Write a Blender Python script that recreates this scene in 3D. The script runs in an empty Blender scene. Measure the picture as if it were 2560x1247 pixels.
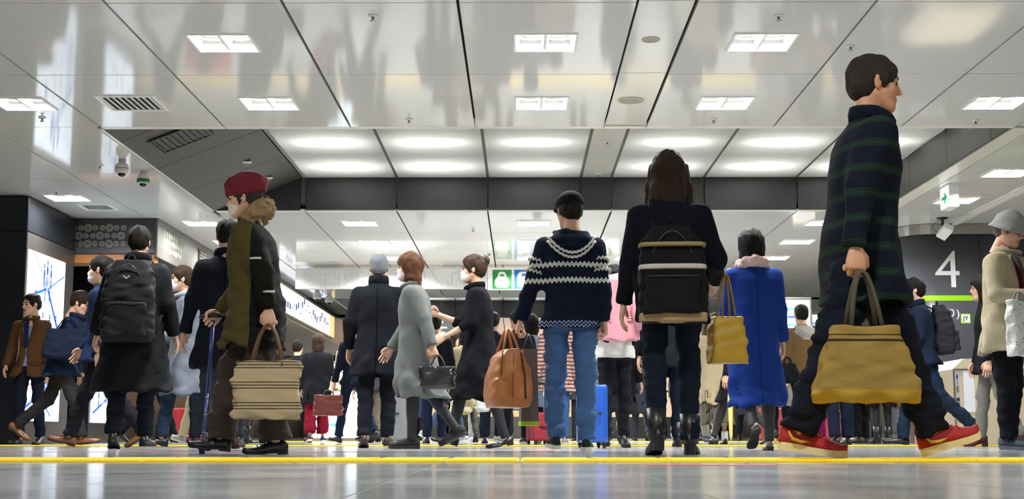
import bpy, bmesh, math, random
import numpy as np
from mathutils import Vector, Matrix

random.seed(7)
rng = np.random.default_rng(7)
S = bpy.context.scene
COL = S.collection
PI = math.pi

# ------------------------------------------------------------------ camera
# a camera resting almost on the floor of the concourse, tilted up
F_PX, W_PX = 3350.0, 2560.0
cam_d = bpy.data.cameras.new('camera')
cam_d.sensor_fit = 'HORIZONTAL'
cam_d.sensor_width = 36.0
cam_d.lens = F_PX / W_PX * 36.0
cam_d.clip_start, cam_d.clip_end = 0.05, 300
cam = bpy.data.objects.new('camera', cam_d)
COL.objects.link(cam)
cam.location = (0, 0, 0.105)
cam.rotation_euler = (math.radians(90 + 7.894), 0, math.radians(0.339))
S.camera = cam

# ------------------------------------------------------------------ world, exposure
world = bpy.data.worlds.new('world')
S.world = world
world.use_nodes = True
world.node_tree.nodes['Background'].inputs[0].default_value = (0.82, 0.86, 0.92, 1)
world.node_tree.nodes['Background'].inputs[1].default_value = 0.8
S.view_settings.view_transform = 'Standard'
S.view_settings.look = 'None'
S.view_settings.exposure = 0.0
S.view_settings.gamma = 1.0
S.view_settings.use_curve_mapping = False
S.cycles.max_bounces = 6
S.cycles.diffuse_bounces = 3
S.cycles.glossy_bounces = 3
S.cycles.transmission_bounces = 3
S.cycles.transparent_max_bounces = 4
S.cycles.caustics_reflective = False
S.cycles.caustics_refractive = False
S.cycles.use_adaptive_sampling = True
S.cycles.adaptive_threshold = 0.05
LAMP_W = 108.0       # one ceiling downlight
PANEL_W = 16.0      # one lamp above a diffuser panel

# ------------------------------------------------------------------ materials
MATS = {}
def lin(c):
    if isinstance(c, str):
        c = [int(c[i:i+2], 16) / 255 for i in (0, 2, 4)]
        c = [(v / 12.92 if v <= .04045 else ((v + .055) / 1.055) ** 2.4) for v in c]
    return (c[0], c[1], c[2], 1.0)

def mat(name, color, rough=0.5, metal=0.0, coat=0.0, spec=0.5, emit=None, estr=0.0,
        bump=None, noise=None, sheen=0.0, trans=0.0, alpha=1.0):
    """plain principled material; bump=(scale, strength), noise=(scale, amount) mottles the colour"""
    if name in MATS:
        return MATS[name]
    m = bpy.data.materials.new(name)
    m.use_nodes = True
    nt = m.node_tree
    b = nt.nodes['Principled BSDF']
    b.inputs['Base Color'].default_value = lin(color)
    b.inputs['Roughness'].default_value = rough
    b.inputs['Metallic'].default_value = metal
    b.inputs['Coat Weight'].default_value = coat
    b.inputs['Coat Roughness'].default_value = 0.05
    b.inputs['Specular IOR Level'].default_value = spec
    b.inputs['Sheen Weight'].default_value = sheen
    b.inputs['Transmission Weight'].default_value = trans
    b.inputs['Alpha'].default_value = alpha
    if emit is not None:
        b.inputs['Emission Color'].default_value = lin(emit)
        b.inputs['Emission Strength'].default_value = estr
    if bump or noise:
        tc = nt.nodes.new('ShaderNodeTexCoord')
    if noise:
        n = nt.nodes.new('ShaderNodeTexNoise')
        n.inputs['Scale'].default_value = noise[0]
        n.inputs['Detail'].default_value = 4
        nt.links.new(tc.outputs['Object'], n.inputs['Vector'])
        mx = nt.nodes.new('ShaderNodeMix')
        mx.data_type = 'RGBA'
        c = lin(color)
        mx.inputs['A'].default_value = tuple(v * (1 - noise[1]) for v in c[:3]) + (1,)
        mx.inputs['B'].default_value = tuple(min(1, v * (1 + noise[1])) for v in c[:3]) + (1,)
        nt.links.new(n.outputs['Fac'], mx.inputs['Factor'])
        nt.links.new(mx.outputs['Result'], b.inputs['Base Color'])
    if bump:
        n2 = nt.nodes.new('ShaderNodeTexNoise')
        n2.inputs['Scale'].default_value = bump[0]
        n2.inputs['Detail'].default_value = 3
        nt.links.new(tc.outputs['Object'], n2.inputs['Vector'])
        bp = nt.nodes.new('ShaderNodeBump')
        bp.inputs['Strength'].default_value = bump[1]
        bp.inputs['Distance'].default_value = 0.01
        nt.links.new(n2.outputs['Fac'], bp.inputs['Height'])
        nt.links.new(bp.outputs['Normal'], b.inputs['Normal'])
    MATS[name] = m
    return m

def fabric(color, rough=0.9, weave=350, amt=0.18, bumps=0.25, sheen=0.0):
    key = 'fabric_%s_%d' % (color if isinstance(color, str) else '_'.join('%03d' % int(v * 255) for v in color[:3]), int(rough * 100))
    return mat(key, color, rough=rough, spec=0.1, noise=(weave * .12, amt), bump=(weave * .25, bumps), sheen=sheen)

def banded(name, base, bands, axis='Z', rough=0.9, zig=0.0, zfreq=60.0, scale_noise=None):
    """cloth with woven bands: bands = [(lo, hi, colour)] along an object axis; zig = zigzag height"""
    if name in MATS:
        return MATS[name]
    m = bpy.data.materials.new(name)
    m.use_nodes = True
    nt = m.node_tree
    L = nt.links
    b = nt.nodes['Principled BSDF']
    b.inputs['Roughness'].default_value = rough
    b.inputs['Specular IOR Level'].default_value = 0.1
    tc = nt.nodes.new('ShaderNodeTexCoord')
    sp = nt.nodes.new('ShaderNodeSeparateXYZ')
    L.new(tc.outputs['Object'], sp.inputs[0])
    def math_n(op, a, bb):
        n = nt.nodes.new('ShaderNodeMath')
        n.operation = op
        for i, v in enumerate((a, bb)):
            if v is None:
                continue
            if isinstance(v, (int, float)):
                n.inputs[i].default_value = v
            else:
                L.new(v, n.inputs[i])
        return n.outputs[0]
    col = nt.nodes.new('ShaderNodeRGB')
    col.outputs[0].default_value = lin(base)
    cur = col.outputs[0]
    for bd in bands:
        lo, hi, c = bd[:3]
        ax = bd[3] if len(bd) > 3 else axis
        v = sp.outputs[ax]
        if zig:
            other = sp.outputs['X' if ax != 'X' else 'Z']
            t = math_n('PINGPONG', math_n('MULTIPLY', other, zfreq), 1.0)
            v = math_n('ADD', v, math_n('MULTIPLY', t, zig))
        g = math_n('MULTIPLY', math_n('GREATER_THAN', v, lo), math_n('LESS_THAN', v, hi))
        mx = nt.nodes.new('ShaderNodeMix')
        mx.data_type = 'RGBA'
        L.new(g, mx.inputs['Factor'])
        L.new(cur, mx.inputs['A'])
        mx.inputs['B'].default_value = lin(c)
        cur = mx.outputs['Result']
    L.new(cur, b.inputs['Base Color'])
    n2 = nt.nodes.new('ShaderNodeTexNoise')
    n2.inputs['Scale'].default_value = 90
    L.new(tc.outputs['Object'], n2.inputs['Vector'])
    bp = nt.nodes.new('ShaderNodeBump')
    bp.inputs['Strength'].default_value = 0.3
    bp.inputs['Distance'].default_value = 0.01
    L.new(n2.outputs['Fac'], bp.inputs['Height'])
    L.new(bp.outputs['Normal'], b.inputs['Normal'])
    MATS[name] = m
    return m

# ------------------------------------------------------------------ mesh helpers
def link(o, parent=None):
    COL.objects.link(o)
    if parent is not None:
        o.parent = parent
    return o

def tag(o, label=None, cat=None, group=None, kind=None):
    if label: o['label'] = label
    if cat: o['category'] = cat
    if group: o['group'] = group
    if kind: o['kind'] = kind
    return o

def thing(name, label, cat, loc=(0, 0, 0), rz=0.0, group=None):
    o = bpy.data.objects.new(name, None)
    o.empty_display_size = 0.1
    link(o)
    o.location = loc
    o.rotation_euler = (0, 0, rz)
    return tag(o, label, cat, group)

def mesh_np(name, v, f, smooth=True, midx=None):
    """mesh from numpy arrays: v (n,3), f (m,k) or list of lists"""
    me = bpy.data.meshes.new(name)
    if isinstance(f, np.ndarray) and len(f):
        k = f.shape[1]
        me.vertices.add(len(v))
        me.vertices.foreach_set('co', np.asarray(v, np.float32).ravel())
        me.loops.add(f.size)
        me.loops.foreach_set('vertex_index', f.astype(np.int32).ravel())
        me.polygons.add(len(f))
        me.polygons.foreach_set('loop_start', np.arange(0, f.size, k, dtype=np.int32))
        me.update(calc_edges=True)
    else:
        me.from_pydata([tuple(p) for p in v], [], [tuple(q) for q in f])
    if smooth:
        me.polygons.foreach_set('use_smooth', np.ones(len(me.polygons), bool))
    if midx is not None:
        me.polygons.foreach_set('material_index', np.asarray(midx, np.int32))
    me.update()
    return me

def mobj(name, me, material, parent=None):
    o = bpy.data.objects.new(name, me)
    mats = material if isinstance(material, (list, tuple)) else [material]
    if not me.materials:
        for m in mats:
            me.materials.append(m)
    return link(o, parent)

class MB:
    """collects simple shapes and links them as one mesh object"""
    def __init__(self):
        self.v, self.f, self.n = [], [], 0
    def add(self, v, f):
        self.v.append(np.asarray(v, float))
        self.f += [[i + self.n for i in q] for q in f]
        self.n += len(v)
        return self
    def box(self, x0, x1, y0, y1, z0, z1, bev=0.0):
        if bev <= 0:
            v = [(x, y, z) for z in (z0, z1) for y in (y0, y1) for x in (x0, x1)]
            return self.add(v, [(0, 2, 3, 1), (4, 5, 7, 6), (0, 1, 5, 4), (1, 3, 7, 5), (3, 2, 6, 7), (2, 0, 4, 6)])
        bm = bmesh.new()
        bmesh.ops.create_cube(bm, size=1)
        for p in bm.verts:
            p.co = Vector(((x0 + x1) / 2 + p.co.x * (x1 - x0), (y0 + y1) / 2 + p.co.y * (y1 - y0), (z0 + z1) / 2 + p.co.z * (z1 - z0)))
        bmesh.ops.bevel(bm, geom=bm.edges[:], offset=bev, segments=2, profile=0.6, affect='EDGES')
        bm.verts.index_update()
        v = [tuple(p.co) for p in bm.verts]
        f = [[p.index for p in q.verts] for q in bm.faces]
        bm.free()
        return self.add(v, f)
    def prism(self, pts, z0, z1):
        n = len(pts)
        v = [(p[0], p[1], z0) for p in pts] + [(p[0], p[1], z1) for p in pts]
        f = [list(range(n))[::-1], list(range(n, 2 * n))] + [(i, (i + 1) % n, n + (i + 1) % n, n + i) for i in range(n)]
        return self.add(v, f)
    def quadpoly(self, pts):
        return self.add(pts, [list(range(len(pts)))])
    def tube(self, pts, r, seg=8, caps=True):
        v, f = tube(pts, r, seg, caps)
        return self.add(v, f)
    def lathe(self, prof, c=(0, 0, 0), seg=20, caps=True):
        v, f = [], []
        for (r, z) in prof:
            for i in range(seg):
                a = 2 * PI * i / seg
                v.append((c[0] + r * math.cos(a), c[1] + r * math.sin(a), c[2] + z))
        for k in range(len(prof) - 1):
            for i in range(seg):
                j = (i + 1) % seg
                f.append((k * seg + i, k * seg + j, (k + 1) * seg + j, (k + 1) * seg + i))
        if caps:
            f.append(list(range(seg))[::-1])
            f.append([(len(prof) - 1) * seg + i for i in range(seg)])
        return self.add(v, f)
    def xform(self, M):
        M = np.array(M)
        self.v = [np.c_[a, np.ones(len(a))] @ M.T[:, :3] for a in self.v]
        return self
    def mesh(self, name, smooth=False):
        return mesh_np(name, np.concatenate(self.v), self.f, smooth)
    def build(self, name, material, parent=None, smooth=False):
        return mobj(name, self.mesh(name, smooth), material, parent)

def tube(pts, r, seg=8, caps=True, flat=None, up=None):
    """swept tube; r scalar or list; flat scales the second axis; returns v, f"""
    pts = [np.asarray(p, float) for p in pts]
    n = len(pts)
    rs = r if hasattr(r, '__len__') else [r] * n
    tang = []
    for i in range(n):
        t = pts[min(i + 1, n - 1)] - pts[max(i - 1, 0)]
        tang.append(t / (np.linalg.norm(t) + 1e-9))
    u = np.asarray(up, float) if up is not None else np.array([1., 0, 0])
    if abs(u @ tang[0]) > .9:
        u = np.array([0, 1., 0])
    v, f = [], []
    for i in range(n):
        t = tang[i]
        u = u - t * (u @ t)
        u /= np.linalg.norm(u) + 1e-9
        w = np.cross(t, u)
        for k in range(seg):
            a = 2 * PI * k / seg
            v.append(pts[i] + rs[i] * (math.cos(a) * u + math.sin(a) * w * (flat if flat else 1)))
    for i in range(n - 1):
        for k in range(seg):
            j = (k + 1) % seg
            f.append((i * seg + k, i * seg + j, (i + 1) * seg + j, (i + 1) * seg + k))
    if caps:
        f.append(list(range(seg))[::-1])
        f.append([(n - 1) * seg + k for k in range(seg)])
    return np.array(v), f

def textmesh(name, body, size, material, parent=None, loc=(0, 0, 0), rot=(PI / 2, 0, 0), ext=0.002,
             align='CENTER', mirror=False, bold=0.0, sx=1.0):
    cu = bpy.data.curves.new(name, 'FONT')
    cu.body = body
    cu.size = size
    cu.extrude = ext
    cu.offset = bold
    cu.resolution_u = 3
    cu.align_x = align
    cu.align_y = 'CENTER'
    o = bpy.data.objects.new(name + '_tmp', cu)
    COL.objects.link(o)
    me = bpy.data.meshes.new_from_object(o)
    bpy.data.objects.remove(o)
    bpy.data.curves.remove(cu)
    M = Matrix.Translation(loc) @ Matrix.Rotation(rot[2], 4, 'Z') @ Matrix.Rotation(rot[0], 4, 'X') @ Matrix.Diagonal((sx * (-1 if mirror else 1), 1, 1, 1))
    me.transform(M)
    if mirror:
        me.flip_normals()
    me.materials.clear()
    return mobj(name, me, material, parent)
# ------------------------------------------------------------------ setting materials
def ceiling_material():
    m = mat('ceiling_white', 'dcdcda', rough=0.2, spec=0.3)
    nt = m.node_tree
    b = nt.nodes['Principled BSDF']
    tc = nt.nodes.new('ShaderNodeTexCoord')
    n = nt.nodes.new('ShaderNodeTexNoise')
    n.inputs['Scale'].default_value = 0.9
    n.inputs['Detail'].default_value = 1
    nt.links.new(tc.outputs['Object'], n.inputs['Vector'])
    bp = nt.nodes.new('ShaderNodeBump')
    bp.inputs['Strength'].default_value = 0.10
    bp.inputs['Distance'].default_value = 0.02
    nt.links.new(n.outputs['Fac'], bp.inputs['Height'])
    nt.links.new(bp.outputs['Normal'], b.inputs['Normal'])
    b.inputs['Roughness'].default_value = 0.075
    return m
M_CEIL = ceiling_material()
M_JOINT = mat('joint_dark', '5a5850', rough=0.8)
M_STRIP = mat('strip_white', 'd6d5cf', rough=0.12)
M_TRIM = mat('trim_white', 'e4e2da', rough=0.3)
M_CHAR = mat('charcoal_panel', '2c2c2e', rough=0.38, noise=(3, .06))
M_GREY = mat('grey_panel', '45433f', rough=0.55, noise=(3, .05))
M_BLACK = mat('black_panel', '16181d', rough=0.25, noise=(2, .08))
M_FRAME = mat('lamp_frame_white', 'f0f0ee', rough=0.35)
M_STEEL = mat('brushed_steel', 'b9b6ae', rough=0.28, metal=1.0)
M_DARKM = mat('dark_metal', '1c1c1d', rough=0.4)
M_WOOD = mat('oak_lintel', 'a3692f', rough=0.45, noise=(6, .25))
M_BEIGE = mat('beige_laminate', 'c6b79c', rough=0.45, noise=(4, .05))
M_LED = mat('lamp_led', 'ffffff', emit='ffffff', estr=9.0)
M_REFL = mat('lamp_reflector', 'f7f7f5', rough=0.3)

def floor_material(name):
    m = mat(name, '7c7e7a', rough=0.13, spec=0.45)
    nt = m.node_tree
    L = nt.links
    b = nt.nodes['Principled BSDF']
    tc = nt.nodes.new('ShaderNodeTexCoord')
    geo = nt.nodes.new('ShaderNodeNewGeometry')
    v = nt.nodes.new('ShaderNodeTexVoronoi')
    v.inputs['Scale'].default_value = 160
    L.new(geo.outputs['Position'], v.inputs['Vector'])
    n = nt.nodes.new('ShaderNodeTexNoise')
    n.inputs['Scale'].default_value = 2.2
    n.inputs['Detail'].default_value = 5
    L.new(geo.outputs['Position'], n.inputs['Vector'])
    r = nt.nodes.new('ShaderNodeValToRGB')
    r.color_ramp.elements[0].color = lin('767977')
    r.color_ramp.elements[1].color = lin('c0c2c0')
    mm = nt.nodes.new('ShaderNodeMath')
    mm.operation = 'MULTIPLY_ADD'
    mm.inputs[1].default_value = 0.45
    L.new(v.outputs['Color'], mm.inputs[0])
    L.new(n.outputs['Fac'], mm.inputs[2])
    sb = nt.nodes.new('ShaderNodeMath')
    sb.operation = 'SUBTRACT'
    sb.inputs[1].default_value = 0.2
    L.new(mm.outputs[0], sb.inputs[0])
    L.new(sb.outputs[0], r.inputs['Fac'])
    L.new(r.outputs['Color'], b.inputs['Base Color'])
    rr = nt.nodes.new('ShaderNodeMapRange')
    rr.inputs['To Min'].default_value = 0.10
    rr.inputs['To Max'].default_value = 0.19
    L.new(n.outputs['Fac'], rr.inputs['Value'])
    L.new(rr.outputs[0], b.inputs['Roughness'])
    bp = nt.nodes.new('ShaderNodeBump')
    bp.inputs['Strength'].default_value = 0.05
    bp.inputs['Distance'].default_value = 0.004
    L.new(n.outputs['Fac'], bp.inputs['Height'])
    L.new(bp.outputs['Normal'], b.inputs['Normal'])
    return m
M_FLOOR = floor_material('polished_granite')
M_GROUT = mat('grout', 'b4ae9c', rough=0.7)
M_YELLOW = mat('tactile_yellow', 'ffd000', rough=0.6, spec=.2, noise=(8, .12))

# ------------------------------------------------------------------ floor
fl = MB().box(-14, 14, -6, 75, -0.2, -0.004).build('floor', M_FLOOR)
tag(fl, 'polished grey granite floor of the station concourse', kind='structure')
bed = MB().box(-6.3, 6.3, 1.76, 10.24, -0.006, -0.0025).build('grout_bed', M_GROUT, fl)
TX, TY = 0.63, 0.5
tile_me = MB().box(0.0025, TX - .0025, 0.002, TY - .002, -0.03, 0.0).mesh('tile')
tile_me.materials.append(M_FLOOR)
y = 1.78
row = 0
while y < 10.2:
    half = 0.42 * (y + TY) + 0.9
    x = 0.33 - TX * math.ceil((half + .33) / TX)
    while x < half:
        t = link(bpy.data.objects.new('tile', tile_me), fl)
        t.location = (x, y, 0)
        x += TX
    y += TY
    row += 1
# yellow guide strips of raised tactile blocks
def guide(Y0, depth, x0, x1, block, label, zt=0.006, gap=0.006):
    root = thing('tactile_strip', label, 'guide strip', (0, Y0, 0))
    n = int((x1 - x0) / block)
    me = MB()
    me.box(0.003, block - .003, 0.0, depth - gap, 0.0, zt, bev=0.0015)
    nb = 4
    for k in range(nb):
        y0 = depth * (k + .22) / nb
        me.box(0.012, block - .012, y0, y0 + depth * .5 / nb, zt - .0005, zt + .004, bev=0.0018)
    mm = me.mesh('tactile_block')
    mm.materials.append(M_YELLOW)
    for i in range(n):
        o = link(bpy.data.objects.new('tactile_block', mm), root)
        o.location = (x0 + i * block, 0, 0)
    return root
guide(5.36, 0.30, -3.3, 3.3, 0.30, 'bright yellow tactile strip nearest the camera crossing the whole floor')
guide(5.68, 0.30, -3.3, 3.3, 0.30, 'second row of yellow tactile blocks just behind the nearest strip')
guide(13.2, 0.3, -7.2, 7.2, 0.60, 'thin yellow tactile strip across the floor at mid distance')
guide(22.3, 0.3, -9.6, 9.6, 1.2, 'far thin yellow tactile strip among the distant crowd')
def line(x0, x1, Y0, w, colr, label):
    o = MB().box(x0, x1, Y0, Y0 + w, 0.0003, 0.0022).build('line_or_reflection', mat('line_' + colr, colr, rough=0.35))
    tag(o, label, 'floor marking')
line(-4.2, -1.25, 8.55, 0.08, 'c96a70', 'pink guide line taped across the floor at the left')
line(-1.2, -0.35, 8.62, 0.08, '2c3f86', 'navy blue guide line taped on the floor left of centre')
line(0.45, 0.9, 4.75, 0.05, 'cf6272', 'short pink reflection streak painted on the floor in front of the yellow strip')  # a pink reflection in the polish, laid as a flat coloured strip

# ------------------------------------------------------------------ ceilings
LAMPS = []
rowsL = [(9.93, 'front row'), (11.82, 'second row from the front'), (18.72, 'first row behind the dark beam'), (20.6, 'second row behind the dark beam'), (22.5, 'third row behind the dark beam, before the sign')]
colsL = [(-4.5, 'far left'), (-2.265, 'left of centre'), (.195, 'centre'), (1.85, 'right of centre'), (4.3, 'far right')]
for (yy, rn) in rowsL:
    for (xx, cn) in colsL:
        if yy == 9.93 and abs(xx) > 4:
            continue
        LAMPS.append((xx, yy, 'square recessed ceiling light, %s, %s' % (rn, cn)))
LAMPS.append((-5.72, 16.66, 'square recessed ceiling light beside the left black pillar'))
LAMPS.append((5.58, 15.1, 'square recessed ceiling light in front of the green exit sign'))
LAMPS.append((5.58, 16.9, 'square recessed ceiling light just behind the green exit sign'))
for k, yy in enumerate((26.3, 35.3, 37.2, 39.1)):
    for (xx, cn) in colsL[1:4]:
        LAMPS.append((xx, yy, 'distant recessed ceiling light, %s row past the sign, %s' % (('first', 'second', 'third', 'last')[k], cn)))
# light for the part of the hall behind the camera: the same fixtures go on
for yy in (-2.0, 4.0):
    for (xx, cn) in colsL[::2]:
        LAMPS.append((xx, yy, 'unseen ceiling light %s the viewer, %s' % ('behind' if yy < 0 else 'above', cn)))
for yy in (48,):
    for xx in (-3, 0, 3):
        LAMPS.append((xx, yy, '%s one of the three farthest recessed ceiling lights' % {-3: 'left', 0: 'centre', 3: 'right'}[xx]))

CZ = 3.08
RZ = 3.535
XS = [-9.0, -7.6, -6.3, -5.17, -4.09, -2.88, -1.65, -0.43, 0.82, 1.23, 2.47, 3.71, 4.83]
PANEL_ME = {}
def panel(parent, x0, x1, y0, y1, z, material, gx=0.010, gy=0.005, th=0.03, name='panel'):
    hole = next(((lx, ly) for lx, ly, _ in LAMPS if x0 < lx < x1 and y0 < ly < y1), None) if z > 3 else None
    key = (hole and (round(hole[0] - x0, 3), round(hole[1] - y0, 3)), round(x1 - x0, 3), round(y1 - y0, 3), material.name, gx, gy, th)
    if key not in PANEL_ME:
        me = MB()
        a0, a1, b0, b1 = gx, x1 - x0 - gx, gy, y1 - y0 - gy
        if hole:
            hx, hy, q = hole[0] - x0, hole[1] - y0, .232
            for w in ((a0, hx - q, b0, b1), (hx + q, a1, b0, b1), (hx - q, hx + q, b0, hy - q + .01), (hx - q, hx + q, hy + q - .01, b1)):
                me.box(w[0], w[1], w[2], w[3], 0, th)
        else:
            me.box(a0, a1, b0, b1, 0, th, bev=0.003)
        me = me.mesh('ceiling_panel')
        me.materials.append(material)
        PANEL_ME[key] = me
    o = link(bpy.data.objects.new(name, PANEL_ME[key]), parent)
    o.location = (x0, y0, z)
    return o
def slab(name, x0, x1, y0, y1, z0, z1, material, label):
    o = MB().box(x0, x1, y0, y1, z0, z1).build(name, material)
    return tag(o, label, kind='structure')
# joints show the dark carrier above the panels
ceil = MB()
ceil.box(-9, 9, -6, 12.78, CZ + .1, CZ + .16)
ceil.box(-9, -4.15, 12.78, 18.2, CZ + .1, CZ + .16)
ceil.box(4.95, 9, 12.85, 17.69, CZ + .1, CZ + .16)
ceil.box(-9, 9, 17.76, 29.13, CZ + .1, CZ + .16)
ceil.box(4.95, 9, 29.2, 34.26, CZ + .1, CZ + .16)
ceil.box(-9, -4.15, 29.13, 34.34, CZ + .1, CZ + .16)
ceil.box(-9, 9, 34.34, 75, CZ + .1, CZ + .16)
ceil = ceil.build('ceiling', M_JOINT)
tag(ceil, 'glossy white panelled station ceiling with dark joints', kind='structure')
near = MB().box(-9, 9, -6, 7.0, CZ + .09, CZ + .12).build('ceiling_sheet', M_CEIL, ceil)
far = MB().box(-9, 9, 40.0, 75, CZ + .09, CZ + .12).build('ceiling_sheet', M_CEIL, ceil)
def ceil_rows(rows, xs, z=CZ):
    for y0, y1 in zip(rows[:-1], rows[1:]):
        for x0, x1 in zip(xs[:-1], xs[1:]):
            stripm = abs(x1 - x0 - .41) < .02
            panel(ceil, x0, x1, y0, y1, z + (.012 if stripm else 0), M_STRIP if stripm else M_CEIL)
ceil_rows([7.0, 8.98, 10.85, 12.75], XS)
XR = [4.83, 5.03, 6.12, 6.18, 7.4, 9.0]
ceil_rows([7.0, 8.98, 10.85, 12.75], [4.83, 6.12, 7.4, 9.0])
ceil_rows([12.75, 15.08, 15.42, 17.78, 18.18], [-9.0, -7.6, -6.3, -5.17, -4.13])
rr = [12.9, 13.9, 14.76, 15.62, 16.48, 17.34, 18.3]
ceil_rows(rr, [5.03, 6.12])
ceil_rows(rr, [6.19, 7.4, 9.0])
ceil_rows([18.18, 19.65, 21.5, 23.4, 25.3, 27.25, 29.1], [-9.0, -7.6, -6.3, -5.17, -4.09])
ceil_rows([17.79, 19.65, 21.5, 23.4, 25.3, 27.25, 29.1], XS[4:])
ceil_rows([18.3, 19.65, 21.5, 23.4, 25.3, 27.25, 29.1], [4.83, 5.03, 6.12, 7.4, 9.0])
ceil_rows([34.36, 36.2, 38.1, 40.0], XS + [6.12, 7.4, 9.0])
ceil_rows([29.8, 31.0, 32.8, 34.36], [5.03, 6.12, 7.4, 9.0])
tr = MB().box(6.115, 6.185, 12.9, 18.8, CZ - .035, CZ + .03, bev=.01).build('trim_1', M_TRIM)
tag(tr, 'white surface duct running along the right ceiling', kind='structure')

def recess(Y0, Y1, tagname):
    """raised coffer with back-lit diffuser panels"""
    root = thing('ceiling_coffer', 'raised coffer with backlit white panels, ' + tagname, 'ceiling coffer', (0, Y0, CZ))
    D = Y1 - Y0
    h = RZ - CZ
    p = lambda **k: None
    # lips
    for (a, b) in zip(XS[4:-1], XS[5:]):
        panel(root, a, b, -0.1, 0.0, 0, M_TRIM, gx=.006, gy=0.002, name='edge_trim')
        panel(root, a, b, D, D + .1, 0, M_TRIM, gx=.006, gy=0.002, name='edge_trim')
    panel(root, 4.83, 5.03, 0, D + .6, 0, M_TRIM, gx=.004, gy=.002, name='edge_trim')
    panel(root, -4.13, -4.09, 0, D, 0, M_TRIM, gx=.002, gy=.002, name='edge_trim')
    for (a, b) in zip(XS[5:-1], XS[6:]):                   # back fascia
        MB().box(a + .012, b - .012, D, D + .03, 0.012, h, bev=.003).build('fascia_panel', M_CHAR, root)
        MB().box(a + .012, b - .012, -.03, 0, 0.012, h, bev=.003).build('fascia_panel', M_CHAR, root)
    for yy in (D, -.03):
        MB().add([(-4.09, yy, .01), (-2.94, yy, .01), (-2.94, yy, h), (-4.09, yy + .03, .01), (-2.94, yy + .03, .01), (-2.94, yy + .03, h)],
                 [(0, 1, 2), (3, 5, 4), (0, 3, 4, 1), (1, 4, 5, 2), (2, 5, 3, 0)]).build('fascia_panel', M_CHAR, root)
    MB().box(-4.1, 4.9, D + .03, D + .05, .1, h + .45).build('lamp_box', M_JOINT, root)
    MB().box(-4.1, 4.9, -.05, -.03, .1, h + .45).build('lamp_box', M_JOINT, root)
    sy = [0.0, D - 2.87, D - 1.45, D]
    if D - 2.87 > 1.6:
        sy = [0.0, 0.55] + sy[1:]
    for a, b in zip(sy[:-1], sy[1:]):
        MB().box(4.80, 4.83, a + .006, b - .006, 0.012, h + .02, bev=.003).build('fascia_panel', M_GREY, root)
        g = .006
        MB().add([(-4.09, a + g, .0), (-4.09, b - g, 0), (-2.93, b - g, h), (-2.93, a + g, h),
                  (-4.12, a + g, .03), (-4.12, b - g, .03), (-2.96, b - g, h + .03), (-2.96, a + g, h + .03)],
                 [(0, 1, 2, 3), (4, 7, 6, 5), (0, 4, 5, 1), (1, 5, 6, 2), (2, 6, 7, 3), (3, 7, 4, 0)]).build('sloped_panel', M_GREY, root)
    MB().box(-4.3, 4.95, -.02, D + .03, h + .42, h + .45).build('lamp_box', M_GREY, root)
    MB().box(-4.14, -4.12, 0, D, .03, h + .45).build('lamp_box', M_JOINT, root)
    MB().box(4.83, 4.85, 0, D, .03, h + .45).build('lamp_box', M_JOINT, root)
    cols = [(-2.93, -1.65), (-1.65, -.43), (-.43, .82), (1.23, 2.47), (2.47, 3.71), (3.71, 4.80)]
    for a, b in cols:
        for c, d in zip(sy[:-1], sy[1:]):
            panel(root, a, b, c, d, h, M_DIFF, gx=.018, gy=.004, th=.006, name='diffuser_panel')
            if d - c < .8 or (Y0 > 20 and d < D - .1):
                continue
            ld = bpy.data.lights.new('coffer_lamp', 'AREA')
            ld.shape = 'RECTANGLE'
            ld.size, ld.size_y = .62, .16
            ld.energy = PANEL_W
            ld.color = (1, 1, .985)
            lo = link(bpy.data.objects.new('coffer_lamp', ld), root)
            lo.location = ((a + b) / 2, (c + d) / 2, h + .2)
    for xx in XS[5:]:
        if xx in (4.83,): continue
        MB().box(xx - .017, xx + .017, 0, D, h + .002, h + .05).build('carrier_rail', M_JOINT, root)
    panel(root, .82, 1.23, 0, D, h, M_STRIP, gx=.018, gy=.003, name='service_strip')
    return root

def diffuser():
    m = bpy.data.materials.new('diffuser_acrylic')
    m.use_nodes = True
    nt = m.node_tree
    nt.nodes.remove(nt.nodes['Principled BSDF'])
    out = nt.nodes['Material Output']
    t = nt.nodes.new('ShaderNodeBsdfTranslucent')
    t.inputs['Color'].default_value = (.93, .93, .91, 1)
    d = nt.nodes.new('ShaderNodeBsdfDiffuse')
    d.inputs['Color'].default_value = (.8, .8, .78, 1)
    mx = nt.nodes.new('ShaderNodeMixShader')
    mx.inputs[0].default_value = .3
    nt.links.new(t.outputs[0], mx.inputs[1])
    nt.links.new(d.outputs[0], mx.inputs[2])
    nt.links.new(mx.outputs[0], out.inputs['Surface'])
    return m
M_DIFF = diffuser()
recess(12.85, 17.69, 'the nearer one above the crowd')
recess(29.2, 34.26, 'the farther one beyond the hanging sign')

# ------------------------------------------------------------------ walls and side structures
tag(MB().box(-9.2, -9.0, -6, 75, 0, 3.2).build('wall_left', M_BLACK), 'dark left boundary wall of the concourse', kind='structure')
tag(MB().box(9.0, 9.2, -6, 75, 0, 3.2).build('wall_right', mat('wall_grey', '77746d', rough=.4)), 'grey right boundary wall of the concourse', kind='structure')
wb = MB().box(-9, 9, 66, 66.2, 0, 3.2).build('wall_back', mat('wall_far', '6b5748', rough=.5))
tag(wb, 'far end wall of the concourse behind the crowd', kind='structure')

M_LIT = {}
def litmat(name, color, strength):
    return mat(name, color, rough=.3, emit=color, estr=strength)

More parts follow.
